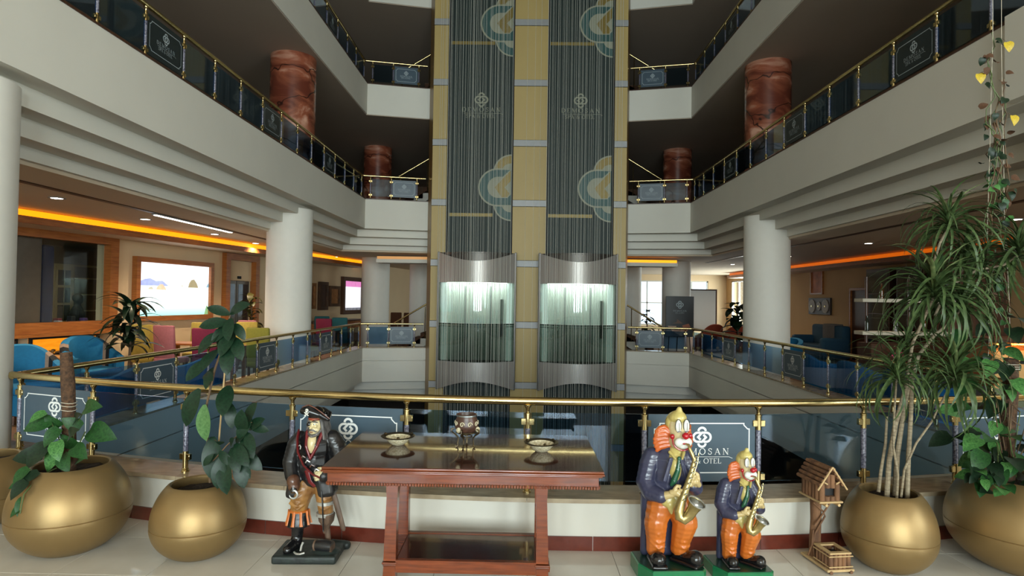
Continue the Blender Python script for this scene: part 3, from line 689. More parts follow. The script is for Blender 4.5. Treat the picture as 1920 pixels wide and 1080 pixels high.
for a, b, c, d in [(438, 833, 450, 812), (445, 825, 470, 800), (455, 815, 478, 772), (462, 805, 470, 762), (470, 800, 502, 776), (475, 795, 510, 800), (470, 805, 494, 832), (460, 815, 490, 846), (450, 825, 484, 858), (440, 835, 462, 874), (445, 845, 478, 888), (430, 850, 442, 912), (425, 850, 424, 905), (455, 840, 500, 872), (415, 830, 430, 808), (420, 840, 446, 862), (410, 845, 392, 866), (452, 850, 470, 905), (466, 790, 486, 748)]:
    leaf2(rp_, rl, sk(a, b, random.uniform(-.1, -.05)), sk(c, d, random.uniform(-.2, -.08)), 1)
# moss pole plant on the left
k1 = .003667
def sk1(px, py, dy): return ((px-129)*k1, dy, (1027-py)*k1)
mp_ = thing('pothos_plant', 'pothos with broad leaves climbing a stubby moss pole', 'plant', (-3.08, 4.22, 0))
MB().tube([sk1(124, 890, 0), sk1(123, 850, 0), sk1(120, 770, 0), sk1(117, 720, 0), sk1(114, 690, 0), sk1(112, 662, 0)], [.042, .044, .041, .044, .040, .036], 14).obj('moss_pole', moss, mp_, smooth=True)
for y in (756, 762, 770): MB().tube([(sk1(120, y, 0)[0]+.047*math.cos(a*math.pi/6), .047*math.sin(a*math.pi/6), sk1(120, y, 0)[2]+.004*math.sin(a)) for a in range(13)], .002, 5, False).obj('twine', twine, mp_)
pl = leafmesh('leaf', lf_pot, 1, .62, 'heart', .35, .22, 7); pll = leafmesh('leaf', lf_potl, 1, .62, 'heart', .35, .22, 7); pld = leafmesh('leaf', lf_dk, 1, .62, 'heart', .35, .22, 7)
for a, b, c, d in [(168, 762, 208, 752), (165, 806, 224, 814), (160, 830, 196, 842), (152, 800, 128, 780), (104, 786, 62, 800), (104, 828, 76, 868), (122, 836, 108, 876), (134, 846, 158, 872), (110, 880, 94, 906), (114, 905, 114, 946), (98, 885, 80, 890), (88, 850, 42, 852), (140, 790, 160, 770), (150, 812, 176, 792), (112, 800, 96, 776), (128, 820, 146, 850), (120, 800, 104, 830), (140, 836, 124, 812), (100, 862, 84, 886), (118, 868, 100, 884), (146, 862, 170, 850), (110, 920, 96, 934), (100, 770, 82, 782)]:
    dy = random.uniform(-.2, -.05)
    if d > 880: dy = -.34 if d > 900 else -.28
    leaf2(mp_, random.choice((pl, pl, pll, pld)), sk1(a, b, dy+.04), sk1(c, d, dy-.04), 1)
for pts in ([(126, 870), (150, 830), (168, 806)], [(126, 870), (110, 820), (104, 790)], [(126, 870), (140, 800), (168, 762)]):
    MB().tube([sk1(x, y, -.04*i) for i, (x, y) in enumerate(pts)], .004, 6).obj('vine', stem_g, mp_, smooth=True)
MB().tube([sk1(120, 872, -.1), sk1(116, 878, -.24), sk1(112, 900, -.33), sk1(115, 930, -.37)], .004, 6).obj('vine', stem_g, mp_, smooth=True)
# dragon tree
k2 = .00365
def sk2(px, py, dy): return ((px-1661)*k2, dy, (1051-py)*k2)
dt = thing('dragon_tree', 'tall dragon tree with pale bent trunks and drooping strap leaves', 'plant', (2.52, 4.19, 0))
for pts, r0, r1 in ([[(1652, 925, 0), (1656, 860, 0), (1668, 790, 0), (1688, 720, 0), (1695, 700, 0)], .017, .014], [[(1672, 925, .03), (1676, 850, .03), (1684, 780, .02), (1694, 712, 0)], .018, .014], [[(1686, 925, -.02), (1688, 850, -.02), (1692, 780, -.02), (1698, 705, 0)], .015, .013],
        [[(1640, 918, .02), (1646, 880, .03), (1656, 830, .04), (1660, 780, .05)], .012, .008], [[(1662, 925, -.05), (1664, 880, -.05), (1654, 830, -.06), (1652, 770, -.08), (1656, 705, -.08)], .009, .006],
        [[(1668, 920, -.06), (1672, 870, -.07), (1690, 820, -.09), (1716, 780, -.1), (1756, 700, -.1)], .008, .006],
        [[(1694, 712, 0), (1686, 693, -.02), (1694, 640, -.03), (1712, 596, -.04), (1728, 556, -.05)], .011, .008], [[(1694, 712, 0), (1714, 663, .02), (1745, 625, .03), (1774, 603, .03), (1792, 575, .02)], .014, .008],
        [[(1712, 596, -.04), (1734, 545, .0), (1738, 500, .02), (1752, 455, .02), (1768, 425, .02)], .009, .008], [[(1745, 590, .03), (1766, 537, .02), (1812, 505, -.02), (1855, 495, -.05), (1880, 478, -.05)], .009, .007], [[(1766, 537, .02), (1790, 520, .05), (1812, 492, .08)], .008, .006]):
    P = [sk2(*p) for p in pts]; n = len(P); MB().tube(P, [r0+(r1-r0)*i/(n-1) for i in range(n)], 9).obj('trunk', stem_p, dt, smooth=True)
strap = [leafmesh('leaf', random.choice((lf_drac, lf_drac, lf_dracl)), 1, .044, 'strap', dr, .5, 9) for dr in (.75, .95, 1.1, 1.22, 1.35)]
FOL = MB()
for (px, py, dy), n, L in (((1768, 420, .02), 74, .46), ((1812, 488, .08), 66, .50), ((1882, 474, -.05), 78, .50), ((1728, 552, -.05), 84, .58), ((1794, 572, .02), 66, .50), ((1656, 702, -.08), 64, .46), ((1758, 698, -.1), 74, .52), ((1700, 655, .06), 40, .38)):
    c = Vector(sk2(px, py, dy))
    for i in range(n):
        t = (i+.5)/n; el = R(80-112*t**.8); ph = i*2.39996+random.uniform(-.3, .3)
        d = (math.cos(ph)*math.cos(el), math.sin(ph)*math.cos(el), math.sin(el))
        me = strap[random.choice((0, 1, 1, 2) if t < .25 else (2, 3, 3, 4))]; M_ = leafM(c+Vector((0, 0, .03-.07*t)), d, random.uniform(-.5, .5), L*random.uniform(.75, 1.12))
        if i*300//546 != (i+1)*300//546: link('leaf', me, dt, M=M_)
        else: FOL.add([M_ @ v.co for v in me.vertices], [tuple(p.vertices) for p in me.polygons])
tag(FOL.obj('foliage', lf_drac, dt, smooth='all'), kind='stuff')
# trailing pothos on the right
k3 = .0037
def sk3(px, py, dy): return ((px-1891)*k3, dy, (1050-py)*k3)
rt = thing('trailing_pothos', 'dense trailing pothos on a moss pole in the right planter', 'plant', (3.43, 4.22, 0))
MB().tube([sk3(1862, 900, .02), sk3(1864, 800, .02), sk3(1868, 730, .01), sk3(1867, 672, .0)], [.05, .048, .046, .042], 14).obj('moss_pole', moss, rt, smooth=True)
for y in (682, 686, 690): MB().tube([(sk3(1867, y, 0)[0]+.047*math.cos(a*math.pi/6), .047*math.sin(a*math.pi/6), sk3(1867, y, 0)[2]) for a in range(13)], .0025, 5, False).obj('twine', twine, rt)
rr = random.Random(3)
for i in range(150):
    if i < 95: px, py, dy = rr.uniform(1785, 1985), rr.uniform(800, 900), rr.uniform(-.28, .18)
    elif i < 135: px, py, dy = 1866+rr.gauss(0, 42), rr.uniform(580, 800), rr.uniform(-.14, .1)
    else: px, py, dy = rr.uniform(1755, 1800), rr.uniform(860, 905), rr.uniform(-.3, -.15)
    a = Vector(sk3(px, py, dy)); out = Vector((a.x-sk3(1866, 0, 0)[0], a.y-.05, 0)); out = out.normalized() if out.length > .02 else Vector((0, -1, 0))
    d = Vector((out.x+rr.uniform(-.6, .6), out.y-.35+rr.uniform(-.3, .3), rr.uniform(-1.3, .35))).normalized()*rr.uniform(.10, .19)
    if a.z < .64 and i < 95: d.z = abs(d.z)*.2
    if i >= 135: d *= .7
    leaf2(rt, rr.choice((pl, pl, pld, pll)), a, a+d, 1, up=(rr.uniform(-.5, .5)+out.x*.3, -.7, .8))
for i in range(14):
    a = rr.uniform(-.2, .2); x1, y1 = sk3(rr.uniform(1790, 1930), 0, 0)[0], rr.uniform(-.25, .1); z1 = rr.uniform(.6, 1.2)
    MB().tube([(-.08+a*.3, 0, .6), (-.08+(x1)*.5+a*.2, y1*.5, max(.75, z1+.05)), (x1, y1, z1)], .004, 5).obj('vine', stem_g if i % 2 else stem_b, rt, smooth=True)
# hanging vine
hv = thing('hanging_vine', 'withered ivy trailing down two long white strings', 'plant', (3.29, 4.30, 0)); k4 = 4.30/1150
def sk4(px, py, dy): return ((px-1855)*k4, dy, 1.75+(575-py)*k4)
for pts in ([(1853, -2000), (1852, 60), (1846, 300), (1842, 420), (1845, 640), (1842, 700)], [(1868, -2000), (1868, 100), (1872, 300), (1873, 400), (1882, 560), (1885, 700)]):
    MB().tube([sk4(x, y, 0) for x, y in pts], .0016, 5).obj('string', twine, hv)
rv = random.Random(5)
for x0, ya, yb, dr in ((1851, 60, 700, -8), (1852, 120, 640, -6), (1870, 150, 690, 12), (1871, 190, 620, 8), (1856, 170, 420, 10), (1862, 240, 400, 8), (1848, 230, 560, 0)):
    P = []; y = ya
    while y < yb: t = (y-ya)/(yb-ya); P.append(sk4(x0+dr*t+rv.uniform(-9, 9), y, rv.uniform(-.03, .03))); y += rv.uniform(16, 30)
    MB().tube(P, .0035, 5).obj('vine', stem_b if rv.random() < .6 else stem_g, hv, smooth=True)
ivy = {m_.name: leafmesh('leaf', m_, 1, .8, 'heart', .4, .3, 5) for m_ in (lf_pot, lf_potl, lf_dk, lf_yel, lf_brn)}
for i in range(110):
    py = rv.uniform(70, 720) if i < 80 else rv.uniform(230, 430); px = 1855+rv.gauss(4, 16)+(8 if py > 350 else 0)
    nm = rv.choice(('dark_leaf', 'withered_leaf', 'withered_leaf', 'withered_leaf', 'dark_leaf')) if py < 330 else rv.choice(('pothos_leaf', 'pothos_leaf', 'dark_leaf', 'pothos_leaf_pale', 'withered_leaf'))
    a = Vector(sk4(px, py, rv.uniform(-.03, .03))); d = Vector((rv.uniform(-.7, .7), rv.uniform(-.6, .2), rv.uniform(-1, .3))).normalized()*rv.uniform(.04, .07)
    leaf2(hv, ivy[nm], a, a+d, 1)
for px, py in ((1826, 140), (1878, 80), (1888, 218)):
    a = Vector(sk4(px, py, 0)); leaf2(hv, ivy['yellow_leaf'], a, a+Vector((.01, -.02, -.075)), 1); MB().tube([tuple(a), sk4((px+1858)/2, py-8, 0), sk4(1854 if px < 1860 else 1868, py+10, 0)], .0015, 4).obj('vine', stem_b, hv)

# ------------------------------------------------------------------ console table and what stands on it
tb = thing('console_table', 'polished cherry console table with shelf and curved legs', 'table', (-.295, 3.72, 0)); TW, TD = 1.52, .88
m = MB()
for z0, z1, ins in ((.826, .84, .004), (.815, .826, 0), (.805, .815, .010)): m.rbox((0, 0, (z0+z1)/2), (TW-2*ins, TD-2*ins, z1-z0), .005, 2)
m.obj('tabletop_edge', wood_red, tb, smooth=True)
MB().rbox((0, 0, .8405), (TW-.012, TD-.012, .004), .0015, 1).obj('tabletop', wood_dk, tb)
m = MB(); a = TW/2-.03; b = TD/2-.03
m.bb(-a, a, -b, -b+.022, .755, .806).bb(-a, a, b-.022, b, .755, .806).bb(-a, -a+.022, -b+.0225, b-.0225, .755, .806).bb(a-.022, a, -b+.0225, b-.0225, .755, .806); m.obj('apron', wood_red, tb)
m = MB()
for i in range(96): x = -a+2*a*(i+.5)/96; m.rbox((x, -b-.002, .747), (.0125, .014, .018), .003, 1)
for sx in (-1, 1):
    for i in range(50): m.rbox((sx*(a+.002), -b+2*b*(i+.5)/50, .747), (.014, .0135, .018), .003, 1)
tag(m.obj('carved_bead', wood_red, tb), kind='stuff')
m.v = []
legp = [(-.055, .738), (.048, .738), (.047, .70), (.040, .60), (.036, .45), (.036, .25), (.036, .215), (-.036, .215), (-.034, .3), (-.028, .45), (-.024, .58), (-.028, .66), (-.044, .715)]
footp = [(-.034, .19), (.034, .19), (.034, .10), (.03, 0), (-.065, 0), (-.068, .03), (-.062, .06), (-.046, .09), (-.038, .13)]
for sx in (-1, 1):
    for y in (-.09, .30):
        f = (lambda p: [(q[0] if sx < 0 else -q[0], q[1]) for q in p])
        g = MB().prism_xz(f(legp), -.033, .033).obj('leg', wood_red, tb, (sx*.445, y, 0))
        MB().rbox((0, 0, .203), (.088, .084, .012), .004, 2).rbox((0, 0, .191), (.078, .076, .012), .004, 2).obj('collar', wood_red, g); MB().prism_xz(f(footp), -.036, .036).obj('foot', wood_red, g)
m = MB().bb(-.41, .41, -.125, -.09, .15, .222).bb(-.41, .41, .30, .335, .15, .222).bb(-.475, -.41, -.057, .267, .15, .222).bb(.41, .475, -.057, .267, .15, .222); m.obj('shelf_frame', wood_red, tb)
MB().rbox((0, .105, .207), (.82, .39, .02), .003, 1).obj('shelf', wood_dk, tb)
m = MB().bb(-.47, -.42, -.06, .27, .68, .738).bb(.42, .47, -.06, .27, .68, .738); m.obj('bracket', wood_red, tb)
cream_c = mat('crackle_ceramic', (226, 216, 186), .45, rgb2=(170, 156, 120), vscale=90, detail=2, bump=.6, bscale=120)
bronze = mat('old_bronze', (92, 76, 48), .35, .7, rgb2=(48, 40, 28), vscale=30)
def bowl(label, x, y):
    t = thing('ceramic_bowl', label, 'bowl', (x, y, .8428))
    MB().lathe([(.03, 0), (.036, .002), (.055, .018), (.073, .04), (.078, .05), (.073, .051), (.05, .022), (.02, .012), (0, .011)], n=32).obj('cup', cream_c, t, smooth=True)
    MB().lathe([(.074, .046), (.10, .051), (.105, .056), (.10, .058), (.076, .052), (.074, .046)], n=32, cap=False).obj('brim', bronze, t, smooth=True)
    for a in (.6, 2.8, 4.9): MB().lathe([(.004, 0), (.009, .004), (.009, .010), (.004, .013)], (.09*math.cos(a), .09*math.sin(a), .054), 8).obj('notch', bronze, t, smooth=True)
bowl('cream crackle bowl on the left end of the table', -.742, 3.80); bowl('cream crackle bowl on the right end of the table', .14, 3.70)
bn = thing('incense_burner', 'brown ornate incense burner on curled bronze feet', 'incense burner', (-.318, 3.78, .8428))
brn_c = mat('brown_glaze', (88, 60, 48), .35, rgb2=(58, 38, 30), vscale=30)
MB().lathe([(.03, .092), (.055, .095), (.07, .112), (.072, .135), (.066, .165), (.06, .185), (.062, .2), (.058, .202), (.052, .18), (.045, .13), (0, .12)], n=32).obj('pot', brn_c, bn, smooth=True)
MB().lathe([(.0605, .188), (.0635, .190), (.0635, .198), (.0605, .2)], n=32, cap=False).obj('rim_band', mat('silver_rim', (170, 178, 180), .25, .9), bn, smooth=True)
for i in range(9):
    a = 2*math.pi*i/9+.2; c = Vector((.07*math.cos(a), .07*math.sin(a), .145)); tx = Vector((-math.sin(a), math.cos(a), 0))
    MB().tube([tuple(c+tx*.016*math.cos(q*.55)*(1-q/16)+Vector((0, 0, .017*math.sin(q*.55)*(1-q/16)))) for q in range(15)], .0032, 6).obj('scroll', cream_c, bn, smooth=True)
for a in (4.1, 5.9, 1.9): MB().ell((.076*math.cos(a), .076*math.sin(a), .113), (.014, .014, .017), 10, 8).obj('shell_boss', cream_c, bn, smooth=True)
MB().tube([(.062*math.cos(q*math.pi/12), .062*math.sin(q*math.pi/12), .092) for q in range(25)], .005, 8).obj('ring', bronze, bn, smooth=True); MB().tube([(.035*math.cos(q*math.pi/8), .035*math.sin(q*math.pi/8), .065) for q in range(17)], .0035, 6).obj('ring', bronze, bn, smooth=True)
for a in (4.45, 5.75, 3.35, 1.6):
    L = [(.075, .115), (.092, .112), (.094, .098), (.084, .09), (.066, .078), (.052, .062), (.05, .045), (.054, .028), (.05, .012), (.058, .004), (.066, .008)]
    MB().tube([(r*math.cos(a), r*math.sin(a), z) for r, z in L], [.004, .005, .005, .0055, .0055, .005, .0045, .004, .004, .005, .004], 7).obj('foot', bronze, bn, smooth=True)

# ------------------------------------------------------------------ rustic bird house
bh = thing('bird_house', 'rustic bark bird house on a trunk post with a small log trough', 'bird house', (2.085, 4.21, 0), R(8))
MB().rbox((.0, -.02, .02), (.19, .30, .016), .003, 1).obj('base_board', stick_m, bh)
for x in (-.07, .07): MB().cyl((x, -.175, .011), (x, .13, .011), .011, n=10).obj('runner', bark, bh, smooth=True)
MB().tube([(-.03, .06, .028), (-.032, .06, .15), (-.026, .06, .28), (-.03, .06, .42)], [.040, .036, .035, .036], 12).obj('trunk', bark, bh, smooth=True)
for pts in ([(-.065, .01, .03), (-.075, .02, .12), (-.06, .015, .2), (.01, .015, .31), (.0, .02, .34), (-.085, -.0, .41)], [(-.07, .01, .25), (-.02, .012, .31), (.045, .0, .415)], [(-.09, .05, .035), (-.08, .02, .12), (-.075, .015, .22)]):
    MB().tube(pts, .006, 7).obj('twig', bark, bh, smooth=True)
for i in range(4):
    x = -.054+.036*i
    for y in (-.045, .15):
        if y < 0 and i in (1, 2):
            MB().cyl((x, y, .435), (x, y, .465), .0185, n=10).obj('log', bark, bh, smooth=True); MB().cyl((x, y, .52), (x, y, .61), .0185, n=10).obj('log', bark, bh, smooth=True)
        else: MB().cyl((x, y, .435), (x, y, .56+(.05 if i in (1, 2) else 0)), .0185, n=10).obj('log', bark, bh, smooth=True)
for sx in (-1, 1):
    for i in range(5): MB().cyl((sx*.06, -.01+.036*i, .435), (sx*.06, -.01+.036*i, .545), .0185, n=10).obj('log', bark, bh, smooth=True)
    for i in range(5):
        t0 = i/5; x = sx*(.012+.085*t0); z = .648-.125*t0
        MB().cyl((x, -.075, z), (x, .185, z), .0135, n=8).obj('roof_log', bark, bh, smooth=True)
    MB().tube([(0, -.078, .665), (sx*.105, -.078, .515)], .006, 7).obj('gable_stick', stick_m, bh, smooth=True); MB().tube([(sx*.03, -.07, .55), (sx*.075, -.07, .575)], .005, 7).obj('gable_stick', stick_m, bh, smooth=True)
MB().bb(-.05, .05, -.03, -.025, .44, .6).obj('opening', black_mt, bh); MB().rbox((0, .05, .428), (.17, .24, .012), .003, 1).obj('platform', stick_m, bh)
for x in (-.045, .045): MB().cyl((x, -.085, .415), (x, .17, .415), .010, n=10).obj('beam', stick_m, bh, smooth=True)
for i in range(5):
    x = -.062+.031*i; MB().cyl((x, -.15, .03), (x, -.15, .125), .0155, n=10).obj('trough_log', bark, bh, smooth=True); 
    if 0 < i < 4: MB().cyl((x, .0, .03), (x, .0, .125), .0155, n=10).obj('trough_log', bark, bh, smooth=True)
for i in range(1, 5):
    for sx in (-1, 1): MB().cyl((sx*.066, -.15+.031*i, .03), (sx*.066, -.15+.031*i, .125), .0155, n=10).obj('trough_log', bark, bh, smooth=True)
MB().bb(-.075, .075, -.165, -.135, .125, .135).bb(-.075, .075, -.02, .01, .125, .135).bb(-.075, -.05, -.135, -.02, .125, .135).bb(.05, .075, -.135, -.02, .125, .135).obj('trough_rim', stick_m, bh)
for z in (.045, .112): MB().tube([(-.082, -.0, z), (-.082, -.168, z), (.082, -.168, z), (.082, .0, z)], .004, 6).obj('binding', stick_m, bh)
MB().bb(-.05, .05, -.135, -.02, .04, .1).obj('trough_inside', black_mt, bh)
# ------------------------------------------------------------------ painted statues
def paint(n, rgb, rough=.3, var=.18, bump=.0): return mat(n, rgb, rough, var=var, vscale=16, bump=bump, bscale=25, coat=.25)
p_green = paint('paint_green', (28, 118, 74)); p_greend = paint('paint_dark_green', (22, 62, 44)); p_navy = paint('paint_navy', (58, 60, 84)); p_or = paint('paint_orange', (198, 106, 38), bump=.15); p_yel = paint('paint_yellow', (204, 186, 112)); p_skin = paint('paint_skin', (200, 176, 122))
p_face = paint('paint_face', (214, 196, 148)); p_hair = paint('paint_hair', (204, 98, 38)); p_red = paint('paint_red', (176, 22, 34), .2); p_wht = paint('paint_white', (228, 226, 216)); p_blk = paint('paint_black', (20, 20, 22), .2); p_tie = paint('paint_tie', (24, 84, 58)); p_gold = mat('paint_gold', (188, 168, 112), .28, .7, var=.25, vscale=30); p_silver = mat('paint_silver', (196, 196, 190), .3, .6, var=.2, vscale=40)
def hand(par, c, ax, across, back, m_, s=1, nm='hand', curl=1):
    """palm at c, fingers along ax, knuckles spread along across, palm normal -back"""
    c = Vector(c); ax = Vector(ax).normalized(); ac = Vector(across).normalized(); bk = Vector(back).normalized(); sh = []
    sh.append(('c', [(*(c-ax*.03*s), .017*s), (*(c+ac*.006*s), .019*s), (*(c+ax*.012*s), .018*s)]))
    for i in range(4):
        b = c+ac*(.0255-.017*i)*s+ax*.016*s; L = (.036, .042, .040, .032)[i]*s
        p1 = b+ax*L*.45+bk*.006*s; p2 = p1+(ax*.6-bk*.75*curl).normalized()*L*.45; p3 = p2+(ax*-.1-bk*curl).normalized()*L*.4
        sh.append(('c', [(*b, .0095*s), (*p1, .009*s), (*p2, .0083*s), (*p3, .0072*s)]))
    b = c+ac*.024*s-ax*.012*s; sh.append(('c', [(*b, .011*s), (*(b+ac*.02*s+ax*.016*s-bk*.006*s), .0095*s), (*(b+ac*.022*s+ax*.036*s-bk*.016*s), .008*s)]))
    return blob(nm, m_, par, sh, .0032*s, 2)
def clown(label, loc, rz, s, both=False, bw=1):
    t = thing('clown_statue', label, 'statue', loc, rz, 'saxophone clown statues', s)
    poly = [(-.205, -.04), (-.145, -.165), (.175, -.165), (.2, -.13), (.2, .15), (-.205, .15)]; poly = [(x*bw, y*bw) for x, y in poly]
    b = MB(); n = len(poly); b.prism(poly, 0, .084); b.v += [(x*.965, y*.965, .092) for x, y in poly]; b.f += [(n+i, n+(i+1) % n, 2*n+(i+1) % n, 2*n+i) for i in range(n)]+[tuple(range(2*n, 3*n))]; b.obj('base', p_green, t)
    MB().prism([(x*.95, y*.95) for x, y in poly], .0915, .0955).obj('base_top', p_greend, t)
    for nm, pts in (('shoe', [(-.085, .01, .135, .04), (-.09, -.05, .128, .036), (-.093, -.105, .142, .05)]), ('shoe', [(.06, .0, .135, .04), (.10, -.05, .128, .036), (.142, -.10, .144, .052)])):
        q = blob(nm, p_blk, t, [('c', pts)], .006, 3)
        a, c = Vector(pts[0][:3]), Vector(pts[2][:3]); blob('sole', p_blk, q, [('c', [(a.x, a.y+.01, .108, .03), (c.x, c.y+.005, .112, .05)][0:2])] if False else [('b', ((a.x+c.x)/2, (a.y+c.y)/2-.01, .107), (.1, .2, .025), .01, Matrix.Rotation(math.atan2(c.x-a.x, -(c.y-a.y)), 3, 'Z'))], .006, 3)
    # trousers with folds
    sh = [('e', (.005, .01, .45), (.135, .1, .085)), ('c', [(-.06, 0, .44, .085), (-.085, -.012, .34, .077), (-.082, -.006, .25, .066), (-.082, 0, .175, .062)]), ('c', [(.07, 0, .44, .088), (.1, -.025, .345, .083), (.082, -.012, .25, .068), (.075, 0, .175, .062)])]
    for x0, z0, w_ in ((-.085, .36, .07), (-.085, .29, .066), (-.083, .235, .062), (.1, .37, .075), (.095, .30, .07), (.082, .24, .064), (.078, .2, .06), (-.082, .2, .06)):
        sh.append(('c', [(x0-w_*.75, -w_*.72, z0+.03, .008), (x0, -w_*1.12, z0-.005, .009), (x0+w_*.7, -w_*.85, z0-.0, .007)]))
    blob('trousers', p_or, t, sh, .006, 3)
    blob('coat_tail', p_navy, t, [('b', (-.02, .09, .3), (.22, .07, .42), .03), ('c', [(-.12, .06, .5, .05), (-.13, .08, .3, .03), (-.13, .09, .12, .03)])], .008, 4)
    sh = [('c', [(0, .02, .535, .115), (0, .015, .64, .118), (.0, .02, .72, .11), (0, .02, .765, .085)]), ('c', [(-.105, .02, .755, .06), (-.125, .015, .70, .067), (-.155, .0, .60, .06), (-.135, -.045, .545, .054), (-.085, -.105, .535, .044)]), ('c', [(.1, .02, .75, .055), (.125, .01, .70, .058), (.152, -.02, .63, .054), (.148, -.07, .578, .05), (.115, -.115, .60, .038)]), ('e', (-.03, .02, .5), (.13, .1, .05))]
    blob('jacket', p_navy, t, sh, .006, 4)
    for sgn in (-1, 1): blob('lapel', p_navy, t, [('b', (.012+sgn*.052, -.108, .70), (.03, .014, .16), .006, Matrix.Rotation(-sgn*R(16), 3, 'Y'))], .005, 2)
    blob('shirt', p_yel, t, [('e', (.014, -.058, .70), (.046, .065, .095)), ('c', [(.03, -.03, .79, .05), (.02, -.05, .76, .05)])], .006, 3)
    blob('waistcoat', p_yel, t, [('e', (-.015, -.075, .50), (.062, .035, .05)), ('c', [(-.02, -.09, .48, .03), (-.012, -.098, .425, .008)])], .006, 2)
    for sgn in (-1, 1): blob('collar', p_yel, t, [('c', [(.028+sgn*.045, -.07, .80, .012), (.026+sgn*.022, -.115, .77, .008)])], .005, 2)
    tie = blob('tie', p_tie, t, [('e', (.026, -.122, .775), (.014, .01, .014)), ('c', [(.024, -.124, .765, .009), (.016, -.128, .70, .017), (-.006, -.122, .635, .02), (-.02, -.118, .61, .012)])], .005, 2)
    for i in range(12): MB().ell((.022-.03*(i/12)**1.4+random.uniform(-.01, .01), -.143+.006*(i/12), .76-.14*i/12), .0022, 6, 4).obj('dot', p_wht, tie)
    # head turned to the viewer's right
    H = Vector((.05, -.025, .885)); rot = Matrix.Rotation(R(9), 3, 'Z') @ Matrix.Rotation(R(-4), 3, 'X')
    def hp(x, y, z): return tuple(H+rot @ Vector((x, y, z)))
    head = blob('head', p_face, t, [('e', hp(0, 0, -.02), (.066, .072, .062), rot), ('e', hp(0, .005, .06), (.064, .068, .085), rot), ('e', hp(0, -.03, -.035), (.05, .05, .04), rot), ('c', [(*hp(0, .02, -.05), .045), (.02, .0, .78, .04)])], .005, 3)
    blob('cap', p_yel, head, [('e', hp(0, .028, .075), (.071, .062, .088), rot), ('e', hp(0, .0, .12), (.058, .06, .05), rot), ('c', [(*hp(.005, -.01, .155), .026), (*hp(.006, -.014, .178), .017)])], .005, 2)
    for sgn in (-1, 1):
        e = blob('eye', p_wht, head, [('e', hp(sgn*.028, -.061, .078), (.021, .012, .042), rot)], .003, 1)
        MB().tube([hp(sgn*.028+.0215*math.cos(R(a)), -.064-.004*math.sin(R(a)), .078+.043*math.sin(R(a))) for a in range(-30, 211, 20)], .0018, 5).obj('eye_outline', p_blk, e)
        MB().tube([hp(sgn*.027+x, -.0735, .047-abs(x)*.3) for x in (-.014, -.005, .005, .014)], .002, 5).obj('eyelid', paint('lid_blue_%d%s' % (sgn, s), (40, 44, 90)), e)
        MB().tube([hp(sgn*.027, -.0738, z) for z in (.03+.02, .075, .1)], .0011, 4).obj('eye_line', p_blk, e)
        MB().ell(hp(sgn*.062, -.045, .012), (.015, .012, .017), 12, 8).obj('cheek', p_red, head, smooth=True)
    MB().ell(hp(.0, -.1, .022), .0225, 16, 12).obj('nose', p_red, head, smooth=True)
    mo = blob('mouth', p_wht, head, [('e', hp(-.026, -.07, -.022), (.034, .022, .03), rot), ('e', hp(.026, -.07, -.022), (.034, .022, .03), rot), ('e', hp(0, -.07, -.042), (.036, .02, .022), rot)], .004, 2)
    MB().tube([hp(.064*math.cos(R(a)), -.072+.02*abs(math.cos(R(a))), -.01+.062*math.sin(R(a))) for a in range(-190, 11, 12)], .0048, 6).obj('lip_outline', p_red, mo, smooth=True)
    MB().ell(hp(.0, -.092, -.028), (.018, .006, .006), 10, 6).obj('lips', p_red, mo, smooth=True)
    for sgn in ((-1, 1)):
        sh = []
        for i in range(6):
            z = .05-.024*i; e_ = (.15 if sgn < 0 else .115)-.007*abs(i-2.5); sh.append(('c', [(*hp(sgn*.05, .01, z*.7), .017), (*hp(sgn*.085, .018, z+.014), .0175), (*hp(sgn*(e_-.02), .026, z+.006), .0165), (*hp(sgn*e_, .034, z-.014), .0125)]))
        if both and sgn > 0: sh = sh[:4]
        blob('hair_tuft', p_hair, head, sh, .004, 1)
    # saxophone
    sx = [(hp(.0, -.098, -.03), .006), (hp(.005, -.125, -.028), .008), (hp(.006, -.135, -.05), .010), ((.108, -.165, .78), .013), ((.088, -.17, .70), .016), ((.056, -.175, .61), .02), ((.026, -.178, .53), .026), ((.008, -.18, .47), .031), ((.012, -.185, .435), .034), ((.035, -.195, .425), .034), ((.062, -.205, .45), .032), ((.082, -.215, .49), .034), ((.095, -.225, .522), .044), ((.101, -.231, .537), .054)]
    sax = MB().tube([p for p, r in sx], [r for p, r in sx], 14, caps=False).obj('saxophone', p_gold, t, smooth='all')
    d = (Vector(sx[-1][0])-Vector(sx[-2][0])).normalized(); c = Vector(sx[-1][0])
    MB().tube([tuple(c-d*.045), tuple(c-d*.012), tuple(c-d*.004)], [.008, .038, .050], 18).obj('bell_inside', p_silver, sax, smooth='all')
    MB().tube([tuple(c+d.orthogonal().normalized()*.054*math.cos(a*math.pi/10)+d.cross(d.orthogonal().normalized())*.054*math.sin(a*math.pi/10)) for a in range(21)], .004, 6).obj('bell_rim', p_silver, sax, smooth=True)
    for i in range(9):
        u = i/8; p = Vector((.118, -.182, .80)).lerp(Vector((.03, -.205, .545)), u); MB().lathe([(.0, .0), (.009, .001), (.009, .005), (0, .007)], (p.x, p.y-.004, p.z), 10).obj('key', p_silver, sax, smooth=True); MB().tube([tuple(p+Vector((.014, 0, .006))), tuple(p+Vector((-.012, 0, -.006)))], .003, 5).obj('key_rod', p_gold, sax)
    MB().tube([(.135, -.165, .82), (.125, -.172, .76), (.075, -.185, .62)], .003, 5).obj('key_rod', p_gold, sax)
    hand(t, (.005, -.155, .565), (.85, -.35, -.1), (-.1, -.1, 1), (.1, -1, .1), p_skin, 1.15)
    hand(t, (.118, -.155, .635), (-.75, -.45, .5), (.4, 0, .9), (.1, -1, .1), p_skin, 1.15)
